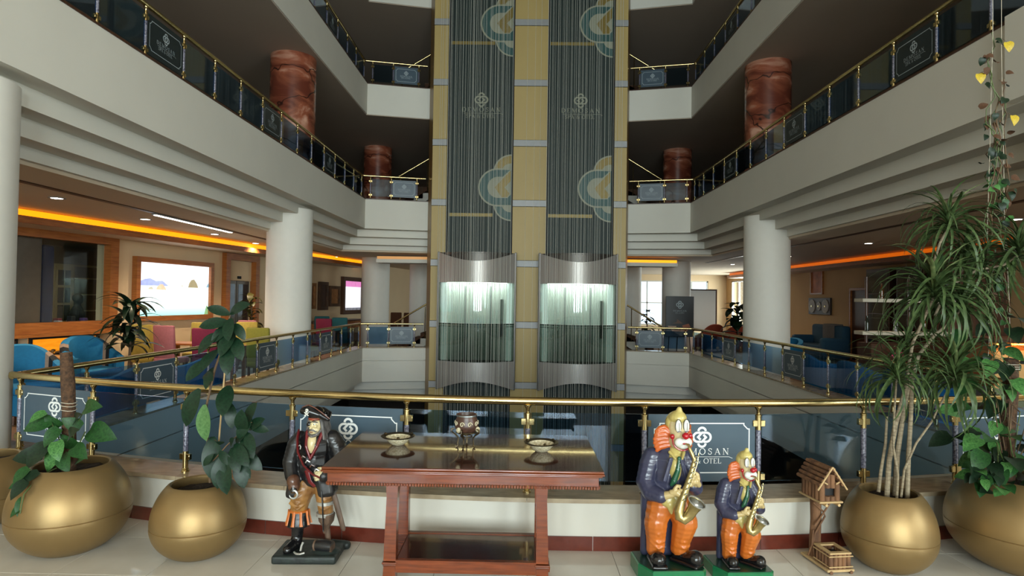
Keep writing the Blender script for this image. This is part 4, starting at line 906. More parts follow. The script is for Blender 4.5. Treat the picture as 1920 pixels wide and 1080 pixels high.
    blob('wrist', p_skin, t, [('c', [(-.08, -.11, .535, .03), (-.02, -.14, .56, .022)])], .005, 2); blob('wrist', p_skin, t, [('c', [(.12, -.11, .60, .028), (.125, -.14, .625, .022)])], .005, 2)
    return t
clown('taller clown statue with orange trousers playing a saxophone', (.972, 3.98, 0), R(4), 1.0)
clown('shorter clown statue with orange trousers playing a saxophone', (1.435, 4.02, 0), R(4), .755, True, 1.18)

pr = thing('pirate_statue', 'one-legged pirate statue in black coat and skull hat beside the table', 'statue', (-1.375, 4.17, 0), R(2))
coat_m = paint('pirate_coat', (30, 30, 32), .35, .3); tan_p = mat('pirate_tan', (176, 128, 70), .4, rgb2=(104, 66, 34), vscale=12, stretch=(1, 1, .5), coat=.2); p_sash = paint('pirate_sash', (112, 26, 32)); p_wood = mat('pirate_wood', (116, 92, 74), .5, rgb2=(58, 44, 36), vscale=24, stretch=(1, 1, .2)); p_brown = paint('pirate_brown', (92, 60, 44)); p_hairb = mat('pirate_hair', (44, 40, 40), .5, rgb2=(112, 108, 104), vscale=60, stretch=(1, 1, .3)); base_m = mat('pirate_base', (40, 50, 46), .5, rgb2=(26, 30, 30), vscale=10, bump=.5, bscale=20)
blob('base', base_m, pr, [('b', (-.02, -.01, .028), (.42, .30, .055), .012), ('c', [(.10, .1, .04, .03), (.2, .1, .03, .03)]), ('e', (.1, -.06, .05), (.1, .07, .03))], .007, 2)
blob('boot', p_blk, pr, [('c', [(-.108, .0, .2, .044), (-.112, .0, .13, .04), (-.115, -.01, .085, .042), (-.13, -.055, .08, .036), (-.142, -.1, .074, .032)])], .006, 3)
m = MB().lathe([(.045, .312), (.06, .308), (.066, .27), (.078, .215), (.076, .20), (.05, .198)], (-.105, 0, 0), 24, 1, .9); cf = m.obj('boot_cuff', p_blk, pr, smooth=True)
for i in range(9):
    a = 2*math.pi*i/9+.3; P = [(-.105+r*math.cos(a), r*.9*math.sin(a), z) for r, z in ((.062, .305), (.068, .27), (.0765, .228), (.0775, .212))]; MB().tube(P, [.012, .0085, .010, .014], 6, flat=.35).obj('cuff_stripe', p_or, cf, smooth=True)
MB().lathe([(.058, .297), (.064, .296), (.066, .306), (.058, .312)], (-.105, 0, 0), 24, 1, .9).obj('cuff_band', p_or, cf, smooth=True)
sh = [('e', (.0, .0, .53), (.105, .085, .07)), ('c', [(-.035, 0, .52, .078), (-.085, -.015, .41, .074), (-.105, -.0, .315, .058)]), ('c', [(.035, 0, .52, .07), (.068, -.02, .42, .06), (.083, -.02, .31, .052)])]
for z in (.46, .42, .38, .345): sh.append(('c', [(-.14+(.46-z)*-.1, -.05, z+.02, .008), (-.09, -.085, z-.01, .009), (-.035-(.46-z)*.2, -.06, z+.01, .008)]))
for z in (.40, .34): sh.append(('c', [(.04, -.06, z+.012, .007), (.085, -.075, z-.008, .008), (.125, -.05, z+.01, .007)]))
blob('trousers', tan_p, pr, sh, .006, 3)
wl_ = MB().lathe([(.02, .16), (.026, .205), (.05, .24), (.058, .285), (.054, .292), (.02, .292)], (.088, -.02, 0), 20).obj('wooden_socket', p_wood, pr, smooth=True); MB().tube([(.092, -.02, .2), (.11, -.015, .052)], [.02, .017], 12).obj('peg', p_wood, wl_, smooth=True)
for z, r in ((.365, .060), (.287, .059)): MB().lathe([(r-.004, z-.012), (r, z-.01), (r, z+.01), (r-.004, z+.012)], (.078, -.02, 0), 20).obj('silver_band', p_silver, pr, smooth=True)
sh = [('c', [(0, 0, .555, .105), (-.005, 0, .65, .112), (0, 0, .74, .115), (.0, 0, .79, .085)]), ('c', [(-.105, 0, .785, .055), (-.135, 0, .74, .06), (-.165, -.005, .63, .056), (-.14, -.05, .55, .048), (-.115, -.085, .515, .04)]), ('c', [(.115, 0, .79, .058), (.15, .0, .73, .064), (.172, .0, .64, .06), (.145, -.05, .57, .054), (.09, -.10, .565, .042)]),
      ('b', (-.122, -.02, .475), (.1, .12, .17), .03, Matrix.Rotation(R(10), 3, 'Y')), ('b', (.085, -.015, .48), (.12, .14, .15), .03, Matrix.Rotation(R(-12), 3, 'Y')), ('b', (.0, .07, .47), (.2, .07, .16), .03)]
ct = blob('coat', coat_m, pr, sh, .006, 3)
blob('chest', p_face, pr, [('e', (.0, -.062, .76), (.042, .055, .08)), ('c', [(.012, -.03, .86, .035), (.005, -.05, .8, .04)])], .005, 3)
for sg in (-1, 1): blob('shirt_edge', p_sash, pr, [('c', [(sg*.05+.012, -.06, .845, .014), (sg*.036+.004, -.108, .76, .011), (.0, -.118, .68, .010)])], .005, 2)
MB().tube([(-.105, -.03, .84), (-.098, -.085, .80), (-.08, -.12, .72), (-.04, -.128, .64), (.02, -.125, .58), (.08, -.105, .545), (.12, -.06, .53)], [.026, .03, .028, .026, .028, .03, .026], 10, flat=.3).obj('sash', p_sash, pr, smooth=True)
MB().tube([(-.03, -.10, .60), (.0, -.118, .53), (.03, -.11, .495)], [.02, .018, .014], 8, flat=.3).obj('sash', p_sash, pr, smooth=True)
for i in range(4):
    x = -.055+.03*i; z = .685-.028*i; MB().tube([(x, -.135, z), (x+.012, -.138, z+.018), (x+.03, -.136, z+.006)], .0055, 6).obj('pistol', p_silver if i % 2 else p_brown, pr, smooth=True)
MB().tube([(-.075, -.125, .765), (-.066, -.128, .772), (-.06, -.128, .76), (-.064, -.128, .745)], .004, 6).obj('clasp', p_silver, pr, smooth=True)
blob('cuff', p_brown, pr, [('c', [(-.118, -.085, .525, .045), (-.108, -.098, .495, .042)])], .006, 2)
hk = MB().tube([(-.105, -.115, .485), (-.10, -.13, .46)], [.026, .018], 12).obj('hook_base', p_blk, pr, smooth=True); MB().tube([(-.1+.026*math.cos(R(a)), -.135, .45+.026*math.sin(R(a))) for a in range(110, -171, -20)], [.008]*8+[.007]*4+[.005, .004, .002], 8).obj('hook', p_silver, hk, smooth=True)
hand(pr, (.075, -.115, .575), (-.9, -.2, -.2), (0, -.1, 1), (0, -1, 0), p_face, 1.0)
H = Vector((.012, -.045, .885)); rot = Matrix.Rotation(R(-16), 3, 'Z')
def hp(x, y, z): return tuple(H+rot @ Vector((x, y, z)))
hd = blob('head', p_face, pr, [('e', hp(0, 0, .012), (.048, .054, .058), rot), ('e', hp(0, -.012, -.03), (.04, .042, .04), rot), ('c', [(*hp(0, -.05, .012), .007), (*hp(0, -.062, -.006), .0095)]), ('c', [(*hp(0, .01, -.03), .035), (.01, -.01, .82, .035)]), ('e', hp(.022, -.044, .005), (.014, .012, .012), rot), ('e', hp(-.022, -.044, .005), (.014, .012, .012), rot), ('e', hp(.05, .0, 0), (.006, .012, .016), rot)], .0038, 2)
blob('beard', p_hairb, hd, [('c', [(*hp(-.043, -.008, -.028), .010), (*hp(-.03, -.035, -.052), .011), (*hp(0, -.048, -.064), .013), (*hp(.03, -.035, -.052), .011), (*hp(.043, -.008, -.028), .010)])], .0035, 1)
for sg in (-1, 1): MB().tube([hp(0, -.058, -.02), hp(sg*.015, -.056, -.022), hp(sg*.03, -.046, -.034), hp(sg*.036, -.04, -.03)], [.006, .006, .004, .002], 7).obj('moustache', p_hairb, hd, smooth=True); MB().tube([hp(sg*.008, -.052, .03), hp(sg*.022, -.05, .034), hp(sg*.036, -.038, .027)], [.003, .005, .003], 6).obj('eyebrow', p_hairb, hd, smooth=True)
MB().ell(hp(0, -.052, -.036), (.014, .006, .004), 10, 6).obj('lips', paint('pirate_lips', (150, 96, 76)), hd, smooth=True)
MB().ell(hp(.02, -.049, .017), (.009, .006, .006), 10, 6).obj('eye', p_wht, hd, smooth=True); MB().ell(hp(.019, -.0545, .017), .003, 8, 6).obj('pupil', p_blk, hd, smooth=True)
ep = MB().ell(hp(-.022, -.048, .014), (.017, .010, .016), 12, 8).obj('eye_patch', p_blk, hd, smooth=True); MB().tube([hp(-.045, -.02, .022), hp(-.022, -.053, .022), hp(.02, -.054, .042), hp(.045, -.02, .05)], .0025, 5).obj('strap', p_blk, ep)
for sg in (-1, 1):
    sh = []
    for i in range(7):
        y = -.012+.014*i; sh.append(('c', [(*hp(sg*.044, y, .04), .012), (*hp(sg*(.056), y+.004, -.02), .012), (*hp(sg*(.066+.004*(i % 3)), y+.004, -.085-.006*(i % 2)), .009)]))
    blob('hair', p_hairb, hd, sh, .004, 1)
blob('bandana', paint('pirate_bandana', (158, 72, 48)), hd, [('e', hp(0, .0, .05), (.05, .056, .022), rot)], .004, 1)
ht = blob('hat', p_blk, hd, [('e', hp(0, .0, .08), (.055, .06, .05), rot), ('c', [(*hp(-.075, -.03, .085), .013), (*hp(-.055, -.07, .105), .022), (*hp(0, -.078, .105), .03), (*hp(.055, -.06, .085), .022), (*hp(.105, -.02, .045), .010)]), ('c', [(*hp(.105, -.02, .045), .010), (*hp(.07, .05, .075), .018), (*hp(0, .085, .09), .02), (*hp(-.06, .05, .09), .018), (*hp(-.075, -.03, .085), .013)]), ('c', [(*hp(-.05, -.07, .12), .016), (*hp(0, -.075, .135), .016), (*hp(.04, -.06, .115), .012)])], .005, 3)
MB().tube([hp(-.074, -.045, .107), hp(-.045, -.088, .135), hp(0, -.092, .152), hp(.04, -.078, .132), hp(.075, -.055, .10), hp(.113, -.022, .056)], .0035, 6).obj('hat_trim', paint('hat_trim', (118, 70, 54)), ht, smooth=True)
sk_ = MB().ell(hp(-.004, -.105, .118), (.011, .006, .011), 12, 8).ell(hp(-.004, -.108, .108), (.007, .005, .006), 10, 6).obj('skull', p_wht, ht, smooth=True)
for sg in (-1, 1): MB().tube([hp(-.004-sg*.015, -.108, .104), hp(-.004+sg*.015, -.108, .084)], .0035, 6).obj('crossed_bone', p_wht, sk_, smooth=True); MB().ell(hp(-.004+sg*.0045, -.111, .119), .0026, 6, 5).obj('eye_socket', p_blk, sk_)
sw = MB().tube([(.115, -.03, .475), (.13, -.03, .44), (.155, -.03, .36), (.178, -.03, .28), (.205, -.03, .19), (.212, -.03, .175)], [.018, .019, .019, .019, .017, .006], 10, flat=.4).obj('scabbard', p_wood, pr, smooth=True)
MB().tube([(.085, -.03, .455), (.115, -.045, .462), (.15, -.03, .47)], .009, 8).obj('sword_guard', p_blk, sw, smooth=True); MB().tube([(.115, -.035, .465), (.10, -.035, .51)], .010, 8).obj('sword_grip', p_brown, sw, smooth=True)
MB().tube([(.07, -.085, .46), (.078, -.085, .36), (.086, -.082, .19)], .005, 6).obj('cord', p_blk, pr, smooth=True)
kg = MB().tube([(.02, -.07, .092), (.05, -.075, .096), (.10, -.085, .098), (.15, -.095, .096)], [.028, .036, .040, .034], 14).obj('keg', coat_m, pr, smooth=True)
for u in (.03, .14): MB().tube([(u+.0, -.0675-(u-.02)*.18, .094), (u+.012, -.07-(u-.02)*.18, .095)], .037, 14).obj('keg_hoop', p_wood, kg, smooth=True)
MB().tube([(-.045, -.085, .12), (-.052, -.095, .1), (-.055, -.105, .07)], .007, 7).obj('anchor', p_silver, pr, smooth=True); MB().tube([(-.095, -.11, .064), (-.075, -.13, .062), (-.05, -.135, .062), (-.025, -.12, .064)], .007, 7).obj('anchor', p_silver, pr, smooth=True)
# ------------------------------------------------------------------ left lounge: wall fittings (placed in the wall's own frame: x along it, -y into the room)
def onwall(name, label, cat, s, z=0, group=None): return thing(name, label, cat, lw(s, 0, z), LA, group)
tint = glassmat('bronze_glass', (150, 138, 120), .05)
def frame4(par, x0, x1, z0, z1, w, d, m_, y=-.05, name='frame'):
    for nm, a in (('left', (x0, x0+w, z0, z1)), ('right', (x1-w, x1, z0, z1)), ('bottom', (x0+w, x1-w, z0, z0+w)), ('top', (x0+w, x1-w, z1-w, z1))):
        MB().bb(a[0], a[1], y-d/2, y+d/2, a[2], a[3]).obj(name, m_, par)
bw = onwall('bar_window', 'wide oak framed glass window into the bar', 'window', 0)
frame4(bw, -3.75, 2.04, 1.02, 2.92, .2, .16, wood_or)
MB().bb(-3.56, .57, .09, .10, 1.2, 2.74).obj('tinted_pane', mat('brown_pane', (74, 66, 54), .15, var=.15), bw); MB().bb(.57, 1.86, .06, .07, 1.2, 2.74).obj('glass_pane', paneclear, bw); MB().bb(-3.75, 2.04, -.3, .05, .98, 1.03).obj('sill', wood_or, bw)
for i, (a, b) in enumerate(((-3.4, .05), (.28, 1.7))):
    t = onwall('glowing_niche', ['left', 'right'][i]+' amber lit niche with pebbles under the bar window', 'display niche', 0)
    frame4(t, a, b, .62, .96, .035, .06, black_mt, -.03); MB().bb(a, b, -.005, .0, .63, .95).obj('glow_panel', mat('niche_glow_%d' % i, (220, 130, 20), .6, rgb2=(255, 190, 60), vscale=3, stretch=(1, 1, 6), emit=(255, 150, 16), es=.55), t)
    m = MB(); rn = random.Random(i)
    for k_ in range(60): m.ell((rn.uniform(a+.05, b-.05), rn.uniform(-.05, -.02), .665+rn.uniform(0, .05)), (rn.uniform(.02, .05), .02, rn.uniform(.015, .035)), 8, 5)
    tag(m.obj('pebbles', mat('pebble_%d' % i, (150, 110, 60), .7, var=.5, vscale=12), t), kind='stuff')
# bar room behind the window
b = MB(); Lf = lambda s, y: lw(s, -y, 0)
def inwall(m, name, mt, lab=None, cat=None, kind=None, smooth=False):
    o = m.obj(name, mt, loc=lw(0, 0, 0), rz=LA, smooth=smooth)
    if kind == 'structure': struct(o, lab, cat)
    elif lab: tag(o, lab, cat)
    return o
inwall(MB().bb(-5, 5.2, 3.4, 3.5, 0, 3.1).bb(-5, -4.9, .25, 3.5, 0, 3.1).bb(5.1, 5.2, .25, 3.5, 0, 3.1).bb(-5, 5.2, .25, 3.5, 2.9, 3.0).bb(-5, 5.2, .25, 3.5, -.05, 0), 'wall_bar', mat('bar_wall', (150, 142, 122), .8), 'olive grey walls of the bar room', 'wall', 'structure')
inwall(MB().bb(5.2, 7.2, 2.2, 2.3, 0, 3.1).bb(5.2, 7.2, .25, 2.3, 2.9, 3.0).bb(7.1, 7.2, .25, 2.3, 0, 3.1).bb(5.2, 7.2, .25, 2.3, -.05, 0), 'wall_corridor', mat('corridor_wall', (120, 110, 96), .8), 'corridor walls behind the glass door', 'wall', 'structure')
cream_k = mat('cream_cabinet', (212, 202, 160), .5)
cab = thing('glazed_cabinet', 'cream glazed cabinet seen through the bar window', 'cabinet', lw(4.05, -3.08, 0), LA)
MB().bb(-1.0, 1.0, 0, .28, .9, 2.45).obj('body', cream_k, cab)
for x in (-.95, -.46):
    d = MB().bb(x, x+.45, -.03, 0, 1.0, 2.4).obj('door', cream_k, cab)
    for r_ in range(3):
        for c_ in range(2): MB().bb(x+.06+c_*.18, x+.21+c_*.18, -.035, -.03, 1.1+r_*.42, 1.46+r_*.42).obj('pane', mat('cab_pane_%d%d%d' % (r_, c_, x > 0), (70, 76, 70), .1), d)
for z in (1.3, 1.7, 2.1): MB().bb(.06, .9, -.06, 0, z, z+.03).obj('shelf', cream_k, cab)
MB().bb(.06, .9, -.006, -.001, 1.0, 2.4).obj('shelf_back', mat('cab_back', (120, 108, 80), .7), cab)
inwall(MB().rbox((1.2, .52, .57), (3.4, .4, 1.1), .02, 1), 'bar_counter', wood_br, 'dark bar counter behind the window', 'counter')
rn = random.Random(4); cols = [(214, 214, 220), (150, 40, 60), (40, 40, 44), (196, 190, 176), (96, 70, 120)]
for i in range(5):
    o = MB().rbox((0, 0, .05+.02*(i % 3)), (.09, .12, .1+.04*(i % 3)), .012, 2).obj('bar_box', mat('bar_box_%d' % i, cols[i % 5], .4), loc=lw(1.25+.14*i, -.44-.16*(i % 2), 1.121), rz=LA)
    tag(o, ['white', 'dark red', 'black', 'beige', 'purple'][i]+' small box on the bar counter', 'box', 'clutter on the bar counter')
bl = thing('bar_lamp', 'glowing linear ceiling lamp inside the bar', 'lamp', lw(.6, -1.2, 2.86), LA); MB().bb(0, 2.4, -.06, .06, 0, .04).obj('housing', alu, bl); MB().bb(.02, 2.38, -.05, .05, -.01, 0).obj('diffuser', mat('bar_lamp_glow', (255, 214, 150), .5, emit=(255, 215, 150), es=9), bl)
inwall(MB().rbox((1.03, .5, 1.9), (.25, .16, 1.5), .07, 3), 'blue_curtain', mat('blue_curtain', (46, 56, 92), .8, var=.3), 'dark blue curtain inside the bar', 'curtain', smooth=True)
pe = thing('person', 'person in dark clothes standing behind the bar counter', 'person', lw(2.3, -1.1, 0), LA+.6)
blob('body', mat('dark_clothes', (30, 28, 30), .8), pe, [('c', [(-.09, 0, .06, .06), (-.09, 0, .5, .07), (-.08, 0, .92, .1)]), ('c', [(.09, 0, .06, .06), (.09, 0, .5, .07), (.08, 0, .92, .1)]), ('e', (0, 0, .98), (.17, .12, .15)), ('c', [(0, 0, 1.05, .14), (0, 0, 1.3, .15), (0, 0, 1.42, .1)]), ('c', [(-.17, 0, 1.4, .06), (-.23, -.02, 1.15, .05), (-.18, -.2, 1.1, .04), (-.12, -.3, 1.12, .04)]), ('c', [(.17, 0, 1.4, .06), (.23, -.02, 1.15, .05), (.18, -.2, 1.1, .04), (.12, -.3, 1.12, .04)]), ('c', [(0, 0, 1.42, .06), (0, -.01, 1.55, .055)]), ('e', (0, -.02, 1.62), (.08, .095, .115)), ('c', [(-.09, 0, .05, .05), (-.09, -.14, .04, .04)]), ('c', [(.09, 0, .05, .05), (.09, -.14, .04, .04)])], .02, 4)
blob('hair', mat('dark_hair', (26, 20, 18), .7), pe, [('e', (0, .0, 1.65), (.09, .10, .10))], .012, 2)
# bright screens, door, pictures
def emis_img(name, stops, es, axis=2, rough=.3):
    m = bpy.data.materials.new(name); m.use_nodes = True; nt = m.node_tree; N = nt.nodes; L = nt.links; b = N['Principled BSDF']
    tc = N.new('ShaderNodeTexCoord'); sx = N.new('ShaderNodeSeparateXYZ'); L.new(tc.outputs['Generated'], sx.inputs[0]); cr = N.new('ShaderNodeValToRGB'); L.new(sx.outputs[axis], cr.inputs[0])
    e = cr.color_ramp.elements; e[0].position, e[0].color = stops[0][0], S(*stops[0][1]); e[1].position, e[1].color = stops[-1][0], S(*stops[-1][1])
    for p, c in stops[1:-1]: cr.color_ramp.elements.new(p).color = S(*c)
    L.new(cr.outputs[0], b.inputs['Emission Color']); b.inputs['Emission Strength'].default_value = es; b.inputs['Base Color'].default_value = (.02, .02, .02, 1); b.inputs['Roughness'].default_value = rough
    return m
sc1 = onwall('seascape_screen', 'large bright screen showing a pale sea with rocky islands', 'screen', 2.52)
frame4(sc1, 0, 2.45, 1.17, 2.55, .11, .12, wood_or, -.06); MB().bb(.1, 2.35, -.05, -.02, 1.27, 2.45).obj('picture', emis_img('sea_picture', [(0, (150, 226, 214)), (.2, (214, 246, 246)), (.42, (246, 252, 252)), (.56, (236, 250, 246)), (.6, (250, 250, 252)), (1, (244, 246, 255))], 1.25), sc1)
def isl(pts, rgb, y, es=.85):
    k_ = Ink(); k_.quad(*pts); link('island', k_.mesh('island', mat('island_%d' % len(MATS), rgb, .5, rgb2=tuple(int(c*.75) for c in rgb), vscale=9, emit=rgb, es=es)), sc1, (0, y, 0))
isl([(.12, 1.94), (.12, 2.02), (.3, 2.08), (.45, 2.1), (.62, 2.04), (.8, 2.06), (.95, 1.97), (1.0, 1.94)], (148, 162, 226), -.052)
isl([(.62, 1.86), (.65, 1.92), (.74, 1.98), (.82, 1.98), (.9, 1.9), (.93, 1.85)], (196, 176, 150), -.053); isl([(.38, 1.86), (.42, 1.9), (.5, 1.92), (.55, 1.86)], (176, 176, 160), -.053)
isl([(1.62, 1.92), (1.65, 2.02), (1.72, 2.1), (1.82, 2.12), (1.92, 2.02), (1.97, 1.92)], (150, 140, 110), -.053); isl([(2.25, 1.94), (2.3, 2.02), (2.35, 2.04), (2.35, 1.94)], (130, 170, 190), -.053); isl([(2.2, 1.28), (2.24, 1.4), (2.28, 1.5), (2.35, 1.44), (2.35, 1.28)], (120, 160, 110), -.053); isl([(1.38, 1.94), (1.42, 1.98), (1.48, 1.94)], (186, 186, 170), -.053)
dr = onwall('glass_doorway', 'oak framed doorway with dark glass sliding door', 'door', 5.43)
frame4(dr, 0, 1.45, 0, 2.85, .17, .18, wood_or, -.04); MB().bb(.17, 1.28, .02, .06, 2.15, 2.68).obj('header_panel', warmwhite, dr)
for x in (.18, .74): q = MB().bb(x, x+.53, .08, .11, .02, 2.14).obj('door_leaf', mat('door_alu_%d' % (x > .5), (110, 106, 100), .4, .5), dr); MB().bb(x+.06, x+.47, .07, .08, .1, 2.06).obj('pane', mat('door_pane_%d' % (x > .5), (34, 34, 34), .08), q)
MB().bb(.66, .78, -.02, .02, 2.2, 2.27).obj('sensor', black_mt, dr)
for i, (s0, s1, z0, z1, c) in enumerate(((9.45, 10.15, 1.35, 2.2, (172, 116, 66)), (10.4, 11.0, 1.3, 2.26, (88, 58, 38)), (11.12, 11.9, 1.42, 2.14, (98, 66, 42)))):
    t = onwall('wall_picture', ['pale carved picture beside the left column', 'tall dark brown picture on the left wall', 'squarish brown picture with pale centre'][i], 'picture', s0, group='small pictures on the left wall')
    m_ = mat('picture_%d' % i, c, .5, rgb2=tuple(int(v*.6) for v in c), vscale=6); frame4(t, 0, s1-s0, z0, z1, .1, .09, m_, -.05); MB().bb(.08, s1-s0-.08, -.04, -.01, z0+.08, z1-.08).obj('canvas', mat('canvas_%d' % i, [(120, 74, 40), (70, 44, 28), (176, 122, 72)][i], .6, var=.4, vscale=8), t)
sc2 = onwall('waterfall_screen', 'small bright screen of a white waterfall with pink top', 'screen', 12.1); frame4(sc2, 0, 1.75, 1.12, 2.5, .15, .12, wood_br, -.06)
wf = mat('waterfall_picture', (240, 240, 250), .4, rgb2=(160, 170, 180), vscale=5, stretch=(3, 3, .5), emit=(236, 236, 246), es=.9); MB().bb(.14, 1.61, -.05, -.02, 1.26, 2.36).obj('picture', wf, sc2); MB().bb(.14, 1.61, -.056, -.051, 2.14, 2.36).obj('blossom', mat('blossom', (222, 130, 190), .5, rgb2=(120, 110, 130), vscale=9, emit=(222, 130, 190), es=.7), sc2); MB().bb(.14, 1.61, -.056, -.051, 1.26, 1.36).obj('rocks', mat('rock_pic', (90, 90, 100), .5, rgb2=(200, 200, 210), vscale=9, emit=(120, 120, 130), es=.4), sc2)

# ------------------------------------------------------------------ seating
fab = lambda n, c: mat('fabric_'+n, c, .85, var=.15, vscale=30, bump=.15, bscale=300)
teal_f = fab('blue', (22, 112, 156)); red_f = fab('rust', (132, 50, 24)); navy_f = fab('navy', (22, 66, 92)); sash_k = fab('black', (18, 18, 20)); sash_b = fab('beige', (150, 126, 108)); 
def tub_shell(Wd, D, th, hb, ha, z0, n=26, grow=0, t0=0, t1=1):
    m = MB(); ring_ = []
    for i in range(n+1):
        u = t0+(t1-t0)*i/n; a = math.pi*(u*1.36-.18); x = math.cos(a); y = math.sin(a)
        px = Wd/2*(abs(x)**.7)*(1 if x >= 0 else -1); py_ = (D/2)*(abs(y)**.7)*(1 if y > 0 else -1)
        if u < .13 or u > .87: py_ = -D/2*min(1, (.13-min(u, 1-u))/.13*1.0+.0) if False else py_
        h = ha+(hb-ha)*max(0, math.sin(math.pi*min(1, max(0, (u-.08)/.84))))**1.1
        k_ = 1-2*th/Wd; g = grow
        ring_.append([(px*(1+g), py_*(1+g), z0), (px*(1+g), py_*(1+g), h+g*.15), (px*(1-.3*th/Wd*2)*(1), py_*(1-.3*th/D*2), h+.02+g*.3), (px*(k_+.06)-g*px*.6, py_*(1-2*th/D+.06)-g*py_*.6, h+g*.15), (px*k_-g*px*.6, py_*(1-2*th/D)-g*py_*.6, z0)])
    for i in range(n):
        A, B = ring_[i], ring_[i+1]
        for k_ in range(5): m.add([A[k_], A[(k_+1) % 5], B[(k_+1) % 5], B[k_]], [(0, 1, 2, 3)])
    m.add(ring_[0], [(0, 1, 2, 3, 4)]); m.add(ring_[-1], [(4, 3, 2, 1, 0)]); return m
def tub(fabm, sash=False, hb=.92, ha=.6):
    t = thing('tub_armchair', 'x', 'armchair'); 
    tub_shell(.84, .84, .13, hb, ha, .1).obj('backrest', fabm, t, smooth=True)
    MB().rbox((0, -.06, .24), (.60, .66, .28), .03, 2).obj('seat_base', fabm, t, smooth=True); MB().rbox((0, -.09, .42), (.58, .64, .12), .05, 3).obj('seat', fabm, t, smooth=True)
    for x in (-.3, .3):
        for y in (-.3, .28): MB().cyl((x, y, 0), (x, y, .11), .02, .028, 10).obj('leg', wood_br, t)
    if sash:
        for a, b, m_ in ((.17, .225, sash_k), (.225, .275, sash_b), (.725, .775, sash_b), (.775, .83, sash_k)): tub_shell(.84, .84, .13, hb, ha, .1, 4, .012, a, b).obj('stripe', m_, t, smooth=True)
    return t
def put(proto, used, label, loc, rz, group):
    if not used[0]: used[0] = True; o = proto; o['label'] = label; o.location = loc; o.rotation_euler = (0, 0, rz)
    else: o = copy_tree(proto, None, label, loc, rz)
    o['group'] = group; return o
p_, u_ = tub(teal_f, True, .99, .66), [False]
put(p_, u_, 'blue striped tub armchair nearest the left column', (-6.75, 8.4, .013), R(62), 'blue armchairs in the left lounge'); put(p_, u_, 'blue striped tub armchair in front of the glowing niche', (-7.25, 10.35, .013), R(62), 'blue armchairs in the left lounge')
p_, u_ = tub(teal_f, False, .8, .6), [False]
for lab, x, y, rz in (('blue tub armchair behind the left railing beside the printed panel', -5.2, 9.75, -90), ('blue tub armchair behind the left railing nearest the viewer', -5.25, 7.75, -80)): put(p_, u_, lab, (x, y, .013), R(rz), 'blue armchairs in the left lounge')
for lab, x, y, rz in (('large blue tub armchair behind the right railing', 5.72, 11.45, 75), ('second blue tub armchair behind the right railing', 5.75, 10.2, 95), ('blue tub armchair behind the dragon tree leaves', 5.75, 8.9, 90), ('blue tub armchair behind the white right column', 5.85, 14.9, 80), ('far blue tub armchair below the easel poster', 5.75, 17.8, 90), ('blue tub armchair in the far right lounge facing the sofa', 7.2, 16.8, -60)): put(p_, u_, lab, (x, y, .004), R(rz), 'blue armchairs in the right lounge')
p_, u_ = tub(red_f, hb=1.0), [False]
for lab, x, y, rz in (('rust armchair beside the easel poster', 6.5, 21.2, 200), ('rust armchair left of the dark plant', 7.0, 19.9, 170)): put(p_, u_, lab, (x, y, .004), R(rz), 'rust armchairs')
so = thing('sofa', 'navy sofa with folded grey throw against the right wall', 'sofa', (9.55, 19.6, .004), R(-90))
MB().rbox((0, .3, .58), (2.0, .26, 1.02), .08, 3).obj('backrest', navy_f, so, smooth=True); MB().rbox((0, -.08, .28), (1.7, .75, .4), .05, 2).obj('seat', navy_f, so, smooth=True)
for x in (-.95, .95): MB().rbox((x, -.05, .4), (.24, .85, .66), .08, 3).obj('armrest', navy_f, so, smooth=True)
MB().rbox((.2, .28, 1.1), (.7, .3, .06), .03, 2).rbox((.2, .14, .85), (.7, .04, .5), .02, 2).obj('throw', fab('grey', (96, 92, 90)), so, smooth=True)
def parson(col, nm):
    t = thing('dining_chair', 'x', 'chair'); f = fab(nm, col)
    q = MB(); q.rbox((0, .2, .74), (.46, .08, .78), .03, 2, M=Matrix.Rotation(R(-5), 3, 'X')); q.obj('backrest', f, t, smooth=True)
    MB().rbox((0, 0, .43), (.46, .46, .11), .03, 2).obj('seat', f, t, smooth=True)
    for x in (-.19, .19):
        for y in (-.19, .19): MB().bb(x-.018, x+.018, y-.018, y+.018, 0, .39).obj('leg', wood_br, t)
    return t
for col, nm, L in (((172, 104, 112), 'pink', [('pink high-back chair in front of the bright screen', -6.95, 12.2, 170), ('pink high-back chair in front of the doorway', -6.75, 14.9, 0)]),
                   ((176, 152, 66), 'yellow', [('yellow high-back chair behind the leafy floor plant', -7.65, 12.5, 185), ('pale yellow high-back chair under the bright screen', -7.05, 13.35, 5), ('yellow-green high-back chair beyond the rubber plant', -6.25, 13.95, 20)]),
                   ((120, 22, 56), 'magenta', [('magenta high-back chair behind the rubber plant', -5.8, 11.45, 180), ('magenta chair between the two left columns', -5.45, 17.3, 175), ('magenta chair at the far table behind the left column', -5.75, 16.4, 180)]),
                   ((150, 142, 52), 'olive', [('olive green chair beside the white left column', -4.98, 11.9, 175), ('olive chair hidden behind the left column', -5.4, 15.4, 160)]),
                   ((30, 96, 104), 'teal', [('teal chair in front of the far screen', -5.35, 18.4, 180), ('dark teal chair below the small pictures', -6.1, 19.0, 30)])):
    p_, u_ = parson(col, nm), [False]
    for lab, x, y, rz in L: put(p_, u_, lab, (x, y, .013), R(rz), 'colourful dining chairs')
def dtable(label, x, y, w_, d, h=.74, m_=wood_or, base=.013):
    t = thing('dining_table', label, 'table', (x, y, base)); MB().rbox((0, 0, h-.02), (w_, d, .04), .008, 1).obj('tabletop', m_, t)
    for a in (-1, 1):
        for c in (-1, 1): MB().bb(a*(w_/2-.06)-.03, a*(w_/2-.06)+.03, c*(d/2-.06)-.03, c*(d/2-.06)+.03, 0, h-.04).obj('leg', m_, t)
